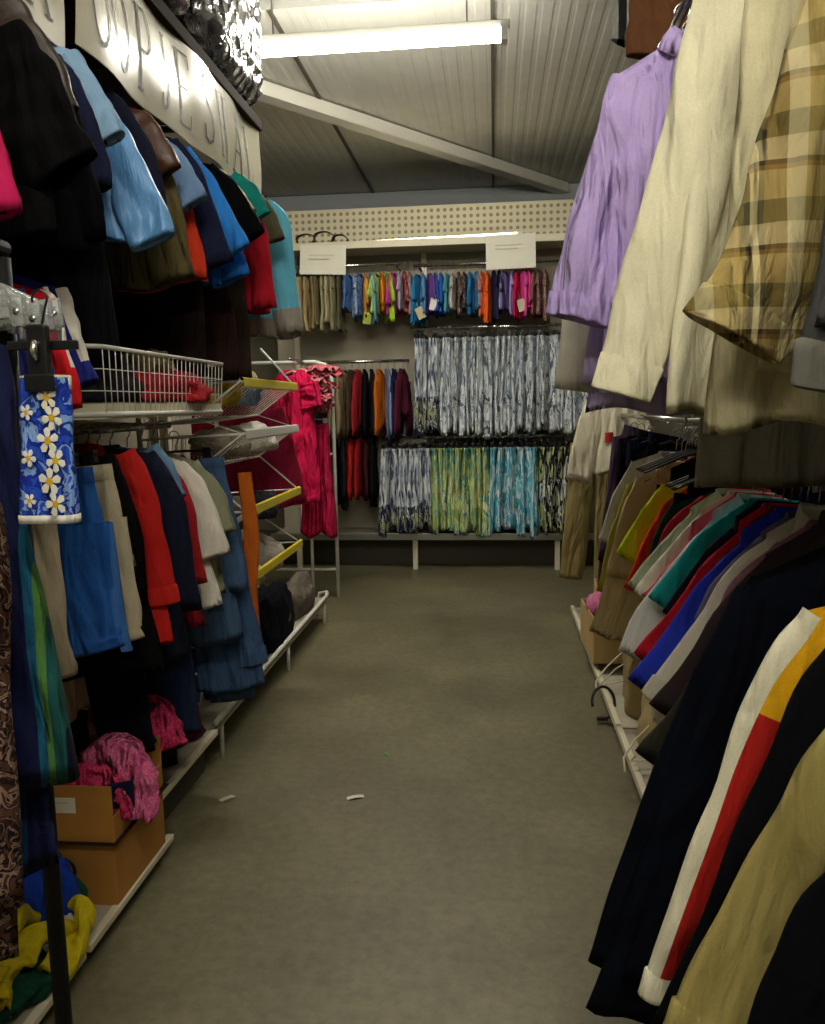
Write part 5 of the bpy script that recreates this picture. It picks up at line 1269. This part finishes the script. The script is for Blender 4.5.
for y, lab in ((3.78, 'bent white wire divider nearer the tan box on the right base rail'), (2.95, 'bent white wire divider nearer the coats on the right base rail')):
    t = thing('wire_divider', lab, 'divider', (.50, y, .125))
    MB().tube([(.12, .05, .13), (.03, .02, .05), (-.02, -.03, -.0), (-.03, -.12, -.015)], .004, 8).build('long_wire', CREAM, t)
    MB().tube([(-.0, -.06, .0), (.06, -.07, .01), (.14, -.05, .02)], .0035, 8).build('cross_wire', CREAM, t)
    MB().tube([(.16, -.02, .12), (.07, -.02, .06), (.0, -.06, .0)], .0035, 8).build('brace_wire', CREAM, t)
t = thing('shoulder_strap', 'black bag strap loop hanging over the right base rail', 'strap', (.49, 3.56, .03))
pts = [(.05 * math.cos(a) * 1.0, .07 * math.sin(a) * .4, .065 + .065 * math.sin(a)) for a in [rad(-80 + 12 * i) for i in range(24)]]
MB().tube(pts, .007, 8).build('strap_loop', BLACKP, t)
bevel(MB().box(-.03, .02, -.012, .012, -.02, -.004).build('buckle', BLACKP, t, smooth=False), .004)

# ------------------------------------------------------------------ scraps on the floor
for k, (x, y, c, lab, a) in enumerate(((-.52, 2.78, 'd0ccb8', 'small white scrap of paper in the middle of the aisle floor', 20), (-1.0, 2.74, 'c8c4b0', 'small white scrap of paper on the floor near the cardboard boxes', 60), (-.45, 3.16, '5cb848', 'tiny green scrap on the aisle floor', 10))):
    mb = MB(); n = 8; w, h = (.032, .011) if k < 2 else (.012, .008)
    for sd in (0, 1):
        rows = [[(w * (2 * i / n - 1), h * (2 * j / 4 - 1), .003 + .004 * math.sin(3 * i / n + k) + .0008 * sd) for i in range(n + 1)] for j in range(5)]
        mb.grid(rows if sd else [r[::-1] for r in rows])
    o = mb.build('paper_scrap', plain('scrap_%d' % k, c, .8)); o.location = (x, y, 0); o.rotation_euler = (0, 0, rad(a)); tag(o, lab, 'scrap')

# ------------------------------------------------------------------ camera, world, exposure
cam = bpy.data.cameras.new('camera'); co = bpy.data.objects.new('camera', cam); COL.objects.link(co)
cam.sensor_fit = 'HORIZONTAL'; cam.sensor_width = 36; cam.lens = 36 * 800 / 825; cam.clip_start = .02
co.matrix_world = Matrix(((RT.x, UP.x, -FW.x, 0), (RT.y, UP.y, -FW.y, 0), (RT.z, UP.z, -FW.z, EYE.z), (0, 0, 0, 1)))
SC.camera = co
w = bpy.data.worlds.new('world'); SC.world = w; w.use_nodes = True
w.node_tree.nodes['Background'].inputs['Color'].default_value = (.05, .05, .045, 1)
w.node_tree.nodes['Background'].inputs['Strength'].default_value = .1
vs = SC.view_settings
vs.view_transform = 'Standard'; vs.look = 'None'; vs.gamma = 1; vs.use_curve_mapping = False
vs.exposure = 0.48
